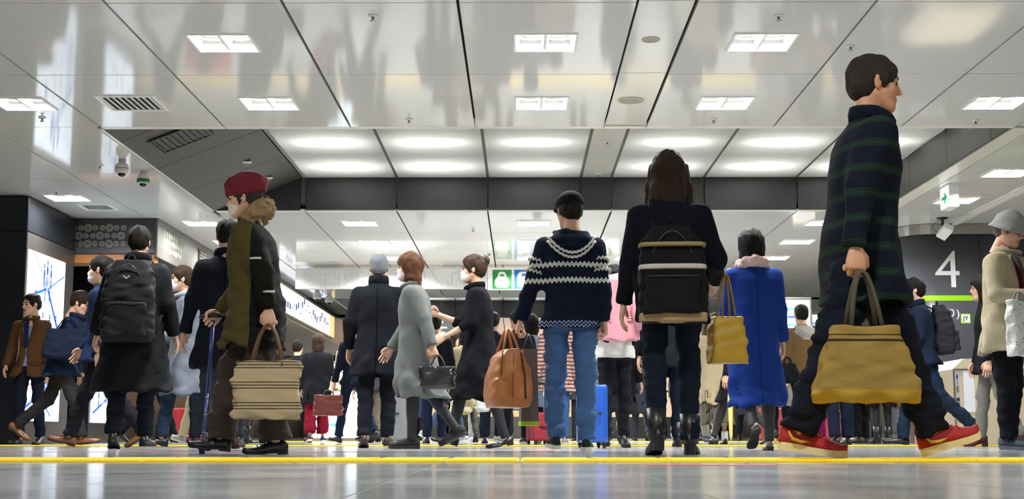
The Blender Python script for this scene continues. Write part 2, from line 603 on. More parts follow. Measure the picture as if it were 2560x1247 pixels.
# left pillar with its poster
pl = thing('advertising_pillar', 'black panelled pillar with backlit poster at the left edge', 'pillar', (-6.13, 16.45, 0))
MB().box(-2.8, -.04, .03, 1.78, 0, 3.06).build('core', M_BLACK, pl)
for (a, b) in ((-2.8, -1.25), (-1.24, 0)):
    MB().box(a, b, 0, .03, 0.0, 2.62, bev=.004).build('cladding_panel', M_BLACK, pl)
    MB().box(a, b, 0, .03, 2.63, 3.05, bev=.004).build('cladding_panel', M_BLACK, pl)
MB().box(-.04, 0, .032, 1.8, 2.63, 3.05, bev=.004).build('cladding_panel', mat('black_satin', '1d1f23', rough=.3), pl)
MB().box(-.04, -.004, .032, 1.8, 0.0, 2.62, bev=.004).build('cladding_panel', mat('bronze_frame', '3a3734', rough=.35), pl)
M_POST = litmat('poster_backlit', 'e6f2ff', 1.15)
M_PBLUE = litmat('poster_blue', '0a55d8', .45)
M_PNAVY = litmat('poster_navy', '123a8c', .3)
M_PRED = litmat('poster_pink', 'e0a0a0', .6)
def poster(parent, Ya, Yb, x0=0.0, seed=1):
    """lightbox poster: white sheet, blue lines, groups of slim figures, vertical lettering (local y along wall)"""
    r = random.Random(seed)
    MB().box(x0 - .02, x0 + .006, Ya, Yb, .285, 2.41, bev=.003).build('lightbox', M_POST, parent)
    W = Yb - Ya
    def bar(y0, z0, y1, z1, w, m=M_PBLUE):
        d = np.array([y1 - y0, z1 - z0]); n = np.array([-d[1], d[0]]) / np.linalg.norm(d) * w / 2
        p = [(y0 + n[0], z0 + n[1]), (y1 + n[0], z1 + n[1]), (y1 - n[0], z1 - n[1]), (y0 - n[0], z0 - n[1])]
        MB().add([(x0 + .0065, a, b) for a, b in p] + [(x0 + .0085, a, b) for a, b in p],
                 [(3, 2, 1, 0), (4, 5, 6, 7), (0, 1, 5, 4), (1, 2, 6, 5), (2, 3, 7, 6), (3, 0, 4, 7)]).build('printed_line', m, parent)
    f = lambda t: Ya + W * t
    bar(f(.53), 1.98, f(.98), 1.28, .045)
    bar(f(.5), 1.98, f(.02), 1.82, .03)
    bar(f(.53), 1.98, f(.98), 2.22, .014)
    bar(f(.5), 2.0, f(.15), 2.4, .012)
    bar(f(.02), .42, f(.45), .62, .035)
    bar(f(.45), .62, f(.98), .95, .028)
    bar(f(.45), .62, f(.75), .35, .02)
    bar(f(.6), .75, f(.95), .9, .02)
    def figure(t, z, hh, m):
        yy = f(t)
        b = MB()
        for (dy, z0, z1, ry) in ((0, .80, 1.0, .10), (0, .42, .80, .16), (-.06, 0, .44, .07), (.06, 0, .44, .07)):
            n = 8
            pts = [(yy + dy * hh + ry * hh * .5 * math.cos(2 * PI * k / n), z + hh * ((z0 + z1) / 2 + (z1 - z0) / 2 * math.sin(2 * PI * k / n))) for k in range(n)]
            b.add([(x0 + .0068, p, q) for p, q in pts] + [(x0 + .0095, p, q) for p, q in pts], [list(range(n))[::-1], list(range(n, 2 * n))] + [(k, (k + 1) % n, n + (k + 1) % n, n + k) for k in range(n)])
        b.build('printed_figure', m, parent)
    for t, z, hh in ((.42, 1.96, .34), (.5, 2.0, .36), (.6, 1.98, .34), (.46, 1.80, .2), (.58, 1.82, .2), (.22, 1.52, .42), (.86, 1.2, .36), (.9, 1.0, .2)):
        figure(t, z, hh, M_PNAVY)
    for t, z, hh in ((.35, .44, .5), (.55, .5, .38), (.2, .5, .3), (.85, .6, .5)):
        figure(t, z, hh, M_PNAVY if r.random() < .6 else M_PRED)
    for k in range(3):                      # columns of small blurred print, not legible in the photograph
        for i in range(5):
            y0, z0 = f(.78 - .17 * k), 1.62 - .135 * i
            g = MB()
            for n in range(4):
                if r.random() < .6:
                    w_, z_ = r.uniform(.03, .05), z0 + .035 - n * .024
                    g.box(x0 + .006, x0 + .0085, y0 - w_, y0 + w_, z_ - .005, z_ + .005)
                else:
                    y_ = y0 + r.uniform(-.035, .035)
                    g.box(x0 + .006, x0 + .0085, y_ - .005, y_ + .005, z0 - .045, z0 + .04)
            g.build('printed_mark', M_PNAVY, parent)
poster(pl, .08, 1.44, seed=1)

# portal behind the pillar: dark header with a pattern of round motifs, oak lintel, a second poster inside
pt = thing('portal_header', 'dark header beam with round light motifs above the left side passage', 'header beam', (-6.2, 18.27, 0))
MB().box(0, 1.17, 0, .25, 2.585, 3.075, bev=.006).build('front_panel', M_CHAR, pt)
MB().box(1.17, 1.2, 0.0, 5.8, 2.54, 3.075, bev=.006).build('side_panel', mat('grey_satin', '5b5852', rough=.35), pt)
MB().box(0.0, 1.16, .03, .22, 2.46, 2.584, bev=.004).build('lintel', M_WOOD, pt)
MB().box(0, 1.17, .26, 5.8, 2.54, 2.6).build('soffit', M_CHAR, pt)
M_MOTIF = mat('motif_inlay', 'b0b5a0', rough=.4)
def motif(parent, c, r, axis):
    b = MB()
    n = 20
    def ring(r0, r1, cx=0, cz=0, n=20):
        v = []
        for k in range(n):
            a = 2 * PI * k / n
            v += [(cx + r0 * math.cos(a), cz + r0 * math.sin(a)), (cx + r1 * math.cos(a), cz + r1 * math.sin(a))]
        fr = [(x, -.004, z) for x, z in v]
        bk = [(x, 0.0, z) for x, z in v]
        f = []
        for k in range(n):
            j = (k + 1) % n
            f += [(2 * k, 2 * k + 1, 2 * j + 1, 2 * j), (2 * k + 1, 2 * n + 2 * k + 1, 2 * n + 2 * j + 1, 2 * j + 1), (2 * k, 2 * j, 2 * n + 2 * j, 2 * n + 2 * k)]
        b.add(fr + bk, f)
    ring(r * .88, r)
    for k in range(8):
        a = 2 * PI * k / 8
        ring(.001, r * .16, r * .58 * math.cos(a), r * .58 * math.sin(a), 8)
    ring(.001, r * .14, 0, 0, 8)
    o = b.build('round_motif', M_MOTIF, parent)
    o.location = c
    if axis == 'X':
        o.rotation_euler = (0, 0, PI / 2)
for rw, zc in enumerate((2.945, 2.835, 2.725)):
    for k in range(8):
        big = (k % 3 == (2, 1, 2)[rw])
        xx = .04 + k * .098 + (0, -.03, 0)[rw]
        if .03 < xx < .75:
            motif(pt, (xx, -.001, zc), .052 if big else .036, 'Y')
        motif(pt, (1.2 + .001, .35 + k * .13, zc - .02), .05 if big else .036, 'X')
p2 = thing('advertising_pillar', 'second black pillar with a backlit poster inside the left passage', 'pillar', (-6.13, 19.2, 0))
MB().box(-2.8, -.02, 0, 1.9, 0, 2.53, bev=.01).build('core', M_BLACK, p2)
poster(p2, .08, 1.44, seed=2)
lv = thing('louvre_grille', 'small dark louvre grille on the grey side of the header beam', 'vent', (-4.995, 20.6, 2.62))
MB().box(-.004, .012, 0, .5, 0, .36, bev=.004).build('frame', M_DARKM, lv)
for k in range(7):
    MB().box(.012, .022, .03, .47, .03 + k * .045, .055 + k * .045).build('slat', M_STEEL, lv)

# bulkhead with the long backlit information board far left
bk = thing('bulkhead', 'beige bulkhead far left carrying the backlit information board', 'bulkhead', (-4.6, 24.2, 0))
MB().box(-4.3, -.03, 0, 14, 2.36, 3.07).build('core', mat('soffit_beige', 'c9b8a8', rough=.4), bk)
for k in range(7):
    MB().box(-.03, 0, 8.6 + k * .8, 9.39 + k * .8, 2.37, 3.06, bev=.004).build('cladding_panel', M_STEEL, bk)
MB().box(-.03, 0.0, 0, 8.58, 2.37, 3.06, bev=.004).build('cladding_panel', M_STEEL, bk)
bd = thing('information_board', 'long backlit white information board mounted high at the far left', 'sign board', (-4.59, 25.0, 0))
MB().box(0, .05, 0, 7.7, 2.43, 2.99, bev=.006).build('casing', M_STEEL, bd)
MB().box(.045, .056, .06, 6.9, 2.46, 2.96).build('lit_face', litmat('board_face', 'eef3ff', 1.1), bd)
MB().box(.045, .057, 6.92, 7.64, 2.46, 2.96).build('lit_face', litmat('board_yellow', 'ffd98a', .9), bd)
for k in range(26):
    yy = .25 + k * .25
    zz = 2.55 + .3 * random.random()
    MB().box(.056, .059, yy, yy + .12, zz, zz + random.choice((.02, .05, .12))).build('printed_block', litmat('board_ink', '5a68a8', .25), bd)

# column number 4
def rrect(x0, x1, y0, y1, r, n=10):
    pts = []
    for cx, cy, a0 in ((x1 - r, y1 - r, 0), (x0 + r, y1 - r, 90), (x0 + r, y0 + r, 180), (x1 - r, y0 + r, 270)):
        for k in range(n + 1):
            a = math.radians(a0 + 90 * k / n)
            pts.append((cx + r * math.cos(a), cy + r * math.sin(a)))
    return pts
cl = thing('platform_column', 'dark grey rounded column bearing the large number 4 and green band', 'column', (5.45, 18.85, 0))
M_COLG = mat('column_grey', '4a4b50', rough=.3, spec=.5)
M_LIME = mat('lime_band', '9bd310', rough=.4)
M_INK = mat('lettering_white', 'e8e8e8', rough=.4)
o = MB().prism(rrect(0, 2.6, 0, 1.9, .45), 0, 2.94).build('shell', M_COLG, cl, smooth=False)
for p in o.data.polygons:
    p.use_smooth = len(p.vertices) == 4
MB().prism(rrect(-.03, 2.63, -.03, 1.93, .48), 2.93, 3.075).build('steel_collar', M_STEEL, cl)
MB().prism(rrect(-.02, 2.62, -.02, 1.92, .47), 0, .12).build('base_plinth', M_STEEL, cl)
MB().prism(rrect(-.003, 2.603, -.003, 1.903, .453), 1.985, 2.06).build('green_band', M_LIME, cl)
MB().box(1.058, 1.066, -.004, .0, .12, 2.93).build('joint', M_DARKM, cl)
textmesh('numeral', '4', .76, M_INK, cl, (.60, -.004, 2.40), ext=.003, bold=-.004)
textmesh('lettering', '山手線(外回り)', .15, M_INK, cl, (.745, -.004, 1.80), align='RIGHT', bold=.001)
textmesh('lettering', 'Yamanote Line', .095, mat('lettering_grey', 'b4b4b4', rough=.4), cl, (.62, -.004, 1.63), align='RIGHT')
textmesh('lettering', '上野・池袋方面', .135, M_INK, cl, (.675, -.004, 1.43), align='RIGHT', bold=.001)
textmesh('lettering', 'for Ueno, Ikebukuro', .095, MATS['lettering_grey'], cl, (.665, -.004, 1.31), align='RIGHT')
bg = MB().box(.755, .89, -.005, 0, 1.665, 1.80, bev=.002).build('line_badge', M_LIME, cl)
MB().box(.768, .877, -.008, -.003, 1.678, 1.787).build('badge_face', M_INK, bg)
textmesh('badge_letters', 'JY', .085, mat('ink_black', '101010', rough=.5), bg, (.822, -.0095, 1.733), bold=.001)
# lit sign on the left flank
MB().box(-.05, .0, .45, .98, 1.78, 2.85, bev=.005).build('sign_case', M_DARKM, cl)
MB().box(-.058, -.045, .47, .96, 1.80, 2.83).build('lit_face', litmat('sign_face', 'dfe4ff', .95), cl)
MB().box(-.06, -.05, .47, .96, 1.98, 2.06).build('green_band', litmat('sign_lime', '8fd000', .5), cl)
textmesh('numeral', '4', .55, mat('sign_ink', '1a1a22', rough=.5), cl, (-.06, .71, 2.38), (PI / 2, 0, -PI / 2), ext=.002)
MB().box(-.061, -.05, .70, .73, 1.82, 1.95).build('printed_block', litmat('sign_red', 'd03030', .3), cl)
# steel upright in front of the column
up = thing('steel_upright', 'bronze steel door jamb with small notice beside the dark column', 'post', (5.12, 17.6, 0))
MB().box(0, .09, 0, .2, 0, 1.42, bev=.01).build('post', mat('bronze_steel', '6c5c4c', rough=.35, metal=.7), up)
MB().box(.02, .07, -.006, 0, 1.12, 1.3).build('notice', M_DARKM, up)

# beige escalator end box with notices
es = thing('escalator_newel', 'beige escalator end box with up arrow notice beside the man in the hat', 'escalator', (4.98, 15.5, 0))
MB().add([(0, 0, 0), (1.0, 0, 0), (1.0, 0, .86), (0, 0, .86), (0, 1.6, 0), (1.0, 1.6, 0), (1.0, 1.6, .86), (0, 1.6, .86),
          (.13, .0, .98), (.87, 0, .98), (.87, 1.5, .98), (.13, 1.5, .98)],
         [(0, 1, 2, 3), (4, 7, 6, 5), (0, 3, 7, 4), (1, 5, 6, 2), (3, 2, 9, 8), (2, 6, 10, 9), (6, 7, 11, 10), (7, 3, 8, 11), (8, 9, 10, 11), (0, 4, 5, 1)]).build('body', M_BEIGE, es)
MB().box(.0, 1.0, -.012, 0, .845, .865, bev=.003).build('edge_strip', M_STEEL, es)
MB().box(.0, .018, -.012, 0, .0, .845, bev=.003).build('edge_strip', M_STEEL, es)
MB().box(.115, .24, -.006, 0, .37, .845, bev=.002).build('notice_sheet', mat('paper_white', 'dfe1e6', rough=.6), es)
nt_ = MB().box(.022, .07, -.006, 0, .26, .845, bev=.002).build('arrow_notice', mat('paper_grey', 'b0b0a8', rough=.6), es)
M_ARROW = mat('arrow_blue', '1e4a9a', rough=.5)
MB().add([(.043, -.008, .68), (.049, -.008, .68), (.049, -.008, .76), (.06, -.008, .75), (.06, -.008, .77), (.046, -.008, .815), (.032, -.008, .77), (.032, -.008, .75), (.043, -.008, .76)],
         [(0, 1, 2, 3, 4, 5, 6, 7, 8)]).build('arrow', M_ARROW, nt_)
for i, ch in enumerate('上り 運転中です'):
    if ch != ' ':
        textmesh('printed_character', ch, .042, MATS['ink_black'], nt_, (.046, -.0075, .655 - .048 * i), bold=.0006)

# hanging sign seen from behind
sg = thing('hanging_sign', 'long white hanging direction sign seen from behind with mirrored lettering', 'sign', (0, 23.4, 0))
MB().box(-3.95, -.575, 0, .09, 2.655, 3.015, bev=.008).build('sign_body', mat('sign_back_white', 'dcdedf', rough=.4, emit='e8eaec', estr=.02), sg)
M_GHOST = mat('ghost_lettering', 'cdd0d2', rough=.5)
for i, ch in enumerate('線西東'):
    textmesh('mirrored_character', ch, .36, M_GHOST, sg, (-3.65 + .345 * i, -.0015, 2.835), mirror=True, bold=.004)
for i, ch in enumerate('線内ノ丸'):
    textmesh('mirrored_character', ch, .36, M_GHOST, sg, (-2.15 + .345 * i, -.0015, 2.835), mirror=True, bold=.004)
for xx in (-3.6, -2.3, -1.0):
    MB().box(xx - .02, xx + .02, .02, .06, 3.0, 3.085).build('hanger', M_STEEL, sg)
s2 = thing('pictogram_sign', 'white hanging sign with green and blue train pictograms', 'sign', (0, 23.38, 0))
MB().box(-.565, 1.75, 0, .1, 2.635, 3.03, bev=.006).build('sign_body', mat('sign_white', 'ececec', rough=.35, emit='f0f0f0', estr=.04), s2)
for xx in (-.3, .9, 1.5):
    MB().box(xx - .02, xx + .02, .03, .07, 3.02, 3.085).build('hanger', M_STEEL, s2)
M_TWHITE = mat('pictogram_white', 'f4f4f4', rough=.4)
def pict(x, colr, bullet):
    m = mat('pictogram_' + colr, colr, rough=.4)
    t = MB().box(x, x + .335, -.004, 0, 2.65, 2.985).build('pictogram_tile', m, s2)
    cx, zz = x + .1675, 2.66
    def poly(name, pts, mm, dy):
        n = len(pts)
        MB().add([(cx + a, -dy, zz + b) for a, b in pts] + [(cx + a, -dy + .002, zz + b) for a, b in pts],
                 [list(range(n)), list(range(n, 2 * n))[::-1]] + [(i, n + i, n + (i + 1) % n, (i + 1) % n) for i in range(n)]).build(name, mm, t)
    if bullet:
        poly('train_front', [(-.09, .01), (.09, .01), (.125, .05), (.135, .11), (.11, .17), (.075, .21), (.065, .26), (.04, .29), (-.04, .29), (-.065, .26), (-.075, .21), (-.11, .17), (-.135, .11), (-.125, .05)], M_TWHITE, .006)
        poly('windscreen', [(-.045, .21), (.045, .21), (.035, .245), (-.035, .245)], m, .0075)
        ring = [(.075 * math.cos(a), .085 + .06 * math.sin(a)) for a in np.linspace(0, 2 * PI, 20, endpoint=False)]
        poly('nose_line', ring, m, .0075)
        poly('nose', [(p * .9, .085 + (q - .085) * .88) for p, q in ring], M_TWHITE, .009)
    else:
        poly('train_front', [(-.1, .02), (.1, .02), (.115, .06), (.115, .2), (.09, .27), (.05, .295), (-.05, .295), (-.09, .27), (-.115, .2), (-.115, .06)], M_TWHITE, .006)
        poly('windscreen', [(-.04, .21), (.06, .21), (.05, .255), (-.03, .255)], m, .0075)
        poly('bumper_line', [(-.115, .075), (.115, .075), (.115, .085), (-.115, .085)], m, .0075)
        poly('bumper_line', [(-.115, .13), (.115, .13), (.115, .14), (-.115, .14)], m, .0075)
pict(-.48, '1d8a3a', True)
pict(-.10, '1768c8', False)
ar = MB()
textmesh('arrow_mark', '↑', .3, MATS['ink_black'], s2, (1.55, -.003, 2.83))

# far lit panels and shop fronts
def shop(name, x0, x1, Y, z0, z1, colr, st, label, depth=.12):
    t = thing(name, label, 'lit panel', ((x0 + x1) / 2, Y, 0))
    w = (x1 - x0) / 2
    MB().box(-w - .04, w + .04, .02, depth, 0, z1 + .05, bev=.01).build('casing', M_STEEL, t)
    MB().box(-w, w, 0, .03, z0, z1).build('lit_face', litmat('lit_' + colr, colr, st), t)
    for k in range(5):
        zz = z0 + (z1 - z0) * (.15 + .16 * k)
        MB().box(-w * .85, w * random.uniform(-.2, .8), -.003, 0, zz, zz + (z1 - z0) * .05).build('printed_block', litmat('lit_ink_%d' % (k % 2), ('6fb0e0', '4a6f98')[k % 2], .3), t)
shop('information_stand', -3.62, -2.68, 23.6, .06, 1.35, 'eaf4ff', 1.2, 'white backlit information stand low among the distant crowd')
shop('poster_case', 4.35, 4.75, 21.9, 1.5, 2.3, 'e8ecff', 1.0, 'narrow backlit sign case far right behind the khaki jacket man')
shop('poster_case', 4.95, 5.35, 24.0, 1.4, 2.25, 'f0e4d2', .8, 'cream poster with reddish print far right near the column')
shop('shop_front', -2.2, 2.2, 58, .9, 2.6, 'ffc890', 1.1, 'warm lit shop front at the very end of the concourse')
shop('shop_front', -8, -3.5, 60, .9, 2.6, 'ffd9a8', .9, 'warm lit shop front at the far left end of the concourse')
shop('shop_front', 3.0, 8.0, 59, .9, 2.6, 'ffe0bb', .9, 'warm lit shop front at the far right end of the concourse')
rb = thing('fire_cabinet', 'low red cabinet far back on the left', 'cabinet', (-4.75, 19.6, 0))
MB().box(-.3, .3, 0, .5, .04, .5, bev=.02).build('cabinet', mat('vending_red', '9c2024', rough=.35), rb)
MB().box(-.26, .26, -.006, 0, .1, .45, bev=.002).build('door', mat('cabinet_door', '9c2024', rough=.4), rb)
MB().box(-.27, .27, .02, .46, 0, .04).build('plinth', M_DARKM, rb)
for lab, x, Y in (('dark red ticket partition between the legs far right', 4.15, 20.0),):
    t = thing('partition', lab, 'partition', (x, Y, 0))
    MB().box(-.6, .6, 0, .1, .05, .5, bev=.01).build('board', mat('partition_red', '8a2f2a', rough=.5), t)
    MB().box(.62, .78, -.02, .12, 0, .6, bev=.01).build('post', M_BEIGE, t)
    MB().box(-.5, -.45, 0, .1, 0, .06).build('foot', M_DARKM, t)
    MB().box(.4, .45, 0, .1, 0, .06).build('foot', M_DARKM, t)

# ------------------------------------------------------------------ ceiling fittings
def lamp_meshes():
    w, d = .245, .235
    fr = MB()
    for a in ((-w, w, -d, -d + .02), (-w, w, d - .02, d), (-w, -w + .02, -d + .02, d - .02), (w - .02, w, -d + .02, d - .02)):
        fr.box(a[0], a[1], a[2], a[3], -.008, .012, bev=.002)
    i, j = w - .02, d - .02
    k = .04
    rf = MB().add([(-i, -j, 0), (i, -j, 0), (i, j, 0), (-i, j, 0), (-i + k, -j + k, .075), (i - k, -j + k, .075), (i - k, j - k, .075), (-i + k, j - k, .075)],
                  [(0, 1, 5, 4), (1, 2, 6, 5), (2, 3, 7, 6), (3, 0, 4, 7), (4, 5, 6, 7)])
    dv = MB().add([(-.012, -j, .004), (.012, -j, .004), (.012, j, .004), (-.012, j, .004), (-.035, -j, .06), (.035, -j, .06), (.035, j, .06), (-.035, j, .06)],
                  [(3, 2, 1, 0), (4, 5, 6, 7), (0, 1, 5, 4), (1, 2, 6, 5), (2, 3, 7, 6), (3, 0, 4, 7)])
    ld = MB().lathe([(.112, .052), (.116, .052), (.116, .072), (.108, .072), (.112, .052)], seg=16, caps=False)
    return fr.mesh('frame'), rf.mesh('reflector'), dv.mesh('divider'), ld.mesh('lamp_cup', True)
LM = lamp_meshes()
for me, mm in zip(LM, (M_FRAME, M_REFL, M_REFL, M_FRAME)):
    me.materials.append(mm)
lamp_data = bpy.data.lights.new('downlight', 'AREA')
lamp_data.shape = 'SQUARE'
lamp_data.size = .15
lamp_data.energy = LAMP_W / 2
lamp_data.color = (.97, .985, 1)
def downlight(x, y, label):
    t = thing('ceiling_light', label, 'ceiling light', (x, y, CZ - .002), group='square recessed ceiling lights')
    for nm, me in zip(('frame', 'reflector', 'divider'), LM[:3]):
        link(bpy.data.objects.new(nm, me), t)
    for s in (-1, 1):
        o = link(bpy.data.objects.new('lamp_cup', LM[3]), t)
        o.location = (s * .102, 0, 0)
        o = link(bpy.data.objects.new('downlight', lamp_data), t)
        o.location = (s * .105, 0, .066)

for a in LAMPS:
    downlight(*a)

def vent(x, y, label, z=CZ, w=.27, rx=0.0, dark=False):
    t = thing('ceiling_vent', label, 'air vent', (x, y, z))
    t.rotation_euler = (0, rx, 0)
    fr = MB()
    for a in ((-w, w, -w, -w + .035), (-w, w, w - .035, w), (-w, -w + .035, -w + .035, w - .035), (w - .035, w, -w + .035, w - .035)):
        fr.box(a[0], a[1], a[2], a[3], -.012, .004, bev=.003)
    fr.build('frame', M_GREY if dark else M_FRAME, t)
    MB().box(-w + .03, w - .03, -w + .03, w - .03, -.0005, .003).build('backing', M_DARKM, t)
    for k in range(9):
        xx = -w + .055 + k * (2 * w - .11) / 8
        MB().add([(xx - .018, -w + .035, -.003), (xx + .012, -w + .035, -.011), (xx + .012, w - .035, -.011), (xx - .018, w - .035, -.003),
                  (xx - .018, -w + .035, 0), (xx + .012, -w + .035, -.008), (xx + .012, w - .035, -.008), (xx - .018, w - .035, 0)],
                 [(3, 2, 1, 0), (4, 5, 6, 7), (0, 1, 5, 4), (1, 2, 6, 5), (2, 3, 7, 6), (3, 0, 4, 7)]).build('slat', M_DARKM if dark else M_TRIM, t)
vent(-3.5, 11.79, 'white louvred air vent in the ceiling left of the second light row')
vent(-5.55, 17.35, 'white louvred air vent in the ceiling beside the left pillar', w=.22)
vent(-3.62, 14.0, 'dark louvred air vent in the sloped grey coffer side', z=CZ + .17, w=.3, rx=-math.atan2(RZ - CZ, 1.16), dark=True)

def sprinkler(x, y, z, label, big=False):
    t = thing('sprinkler', label, 'sprinkler')
    t.location = (x, y, z)
    r = .06 if big else .035
    MB().lathe([(r, 0.0), (r, -.006), (r * .8, -.012), (.012, -.014)], seg=16).build('rosette', M_TRIM, t, True)
    MB().lathe([(.009, -.01), (.009, -.035), (.02, -.037), (.02, -.041)], seg=10).build('head', M_STEEL, t, True)
for x, y, z, lab in ((-1.05, 9.26, CZ, 'small sprinkler head in the front ceiling row left of centre'), (1.85, 9.27, CZ, 'small sprinkler head in front of the right front light'),
                     (-1.05, 12.42, CZ, 'tiny sprinkler near the coffer edge left of centre'), (1.84, 12.44, CZ, 'tiny sprinkler near the coffer edge right of centre'),
                     (2.55, 10.03, CZ, 'tiny sensor dot on the ceiling near the right seam'), (-4.51, 12.34, CZ, 'small sprinkler at the far left behind the left light'),
                     (4.34, 12.5, CZ, 'small sprinkler at the far right behind the right light'), (-5.7, 16.2, CZ, 'small sprinkler in front of the pillar light'),
                     (-4.66, 14.59, CZ, 'small sprinkler beside the dome cameras'), (1.03, 15.46, RZ, 'sprinkler in the coffer service strip'),
                     (1.04, 17.44, RZ, 'tiny sprinkler at the back end of the coffer service strip'),
                     (-.68, 19.3, CZ, 'tiny sprinkler behind the dark beam near the centre'), (-2.3, 24.6, CZ, 'tiny sprinkler behind the hanging sign')):
    sprinkler(x, y, z, lab)
for x, y, zz, lab in ((-3.3, 15.9, CZ + .30, 'small white dome lamp on the sloped grey panel, nearer'), (-3.25, 17.0, CZ + .32, 'small white dome lamp on the sloped grey panel, farther')):
    sprinkler(x, y, zz, lab, True)
def speaker(x, y, z, r, label):
    t = thing('ceiling_speaker', label, 'speaker', (x, y, z))
    MB().lathe([(r, .0), (r, -.008), (r * .9, -.01), (r * .88, -.002)], seg=28).build('rim', mat('speaker_rim', 'd8cdb0', rough=.4), t, True)
    MB().lathe([(r * .88, -.002), (r * .88, -.0045), (.002, -.006)], seg=28).build('grille', mat('speaker_grille', 'b5b2aa', rough=.6, bump=(600, .6)), t)
speaker(1.0, 11.77, CZ + .012, .12, 'round ceiling speaker in the strip before the coffer')
speaker(1.03, 16.96, RZ, .12, 'round ceiling speaker in the coffer strip')
speaker(1.0, 9.9, CZ + .012, .07, 'small round smoke detector plate in the front strip')
def dome_camera(x, y, label, s=1.0, wrap=False):
    t = thing('dome_camera', label, 'security camera', (x, y, CZ))
    M_CAM = mat('camera_ivory', 'cfcac2', rough=.4)
    MB().lathe([(.05 * s, 0), (.055 * s, -.05 * s), (.085 * s, -.075 * s), (.1 * s, -.11 * s), (.1 * s, -.13 * s)], seg=24).build('mount', M_CAM, t, True)
    MB().lathe([(.098 * s, -.13 * s), (.098 * s, -.137 * s)], seg=24).build('seam', M_DARKM, t, True)
    MB().lathe([(.1 * s, -.137 * s), (.1 * s, -.17 * s), (.08 * s, -.205 * s), (.06 * s, -.21 * s)], seg=24).build('housing', M_CAM, t, True)
    MB().lathe([(.058 * s, -.205 * s), (.055 * s, -.23 * s), (.035 * s, -.25 * s), (.004, -.258 * s)], seg=20).build('dome', mat('smoked_dome', '101014', rough=.05), t, True)
    if wrap:
        MB().lathe([(.102 * s, -.14 * s), (.102 * s, -.19 * s)], seg=24).build('green_label', mat('label_green', '1f7a3a', rough=.5), t, True)
dome_camera(-4.33, 14.3, 'ivory dome security camera under the left ceiling, front one', .74)
dome_camera(-4.28, 14.95, 'ivory dome security camera with green label, behind the front one', .7, True)
dome_camera(-4.2, 27.6, 'distant dome security camera near the backlit information board', .9)
dome_camera(-4.05, 28.3, 'distant dome security camera right of its neighbour near the information board', .9)
# exit sign
ex = thing('exit_sign', 'white hanging exit sign with green arrow at the right ceiling', 'exit sign', (5.12, 15.75, CZ))
MB().box(-.006, .11, 0, .33, -.28, 0.0, bev=.006).build('case', M_FRAME, ex)
MB().box(-.012, 0, .012, .32, -.27, -.02).build('lit_face', litmat('exit_face', 'f4fff8', 1.0), ex)
MB().add([(-.0135, a, b) for a, b in ((.27, -.13), (.16, -.13), (.18, -.06), (.06, -.15), (.18, -.24), (.16, -.17), (.27, -.17))], [(0, 1, 2, 3, 4, 5, 6)]).build('arrow', litmat('exit_green', '08a060', .6), ex)
# projector on a bracket
pj = thing('ceiling_projector', 'white projector tilted on a black ceiling bracket above the column', 'projector', (5.83, 18.3, CZ))
MB().lathe([(.075, 0), (.075, -.015), (.02, -.03), (.02, -.14), (.03, -.15)], seg=16).build('bracket', M_DARKM, pj, True)
b = MB().box(-.07, .07, -.12, .12, -.05, .05, bev=.012)
b.xform(Matrix.Translation((0.02, -.04, -.2)) @ Matrix.Rotation(.5, 4, 'Y') @ Matrix.Rotation(-.5, 4, 'X'))
b.build('body', M_FRAME, pj)
pts = [(-.02 - .12 * math.sin(t * PI), 0, -.03 - .2 * t) for t in np.linspace(0, 1, 8)]
MB().tube(pts, .004, 6).build('cable', mat('cable_green', '2e6a3a', rough=.5), pj, True)
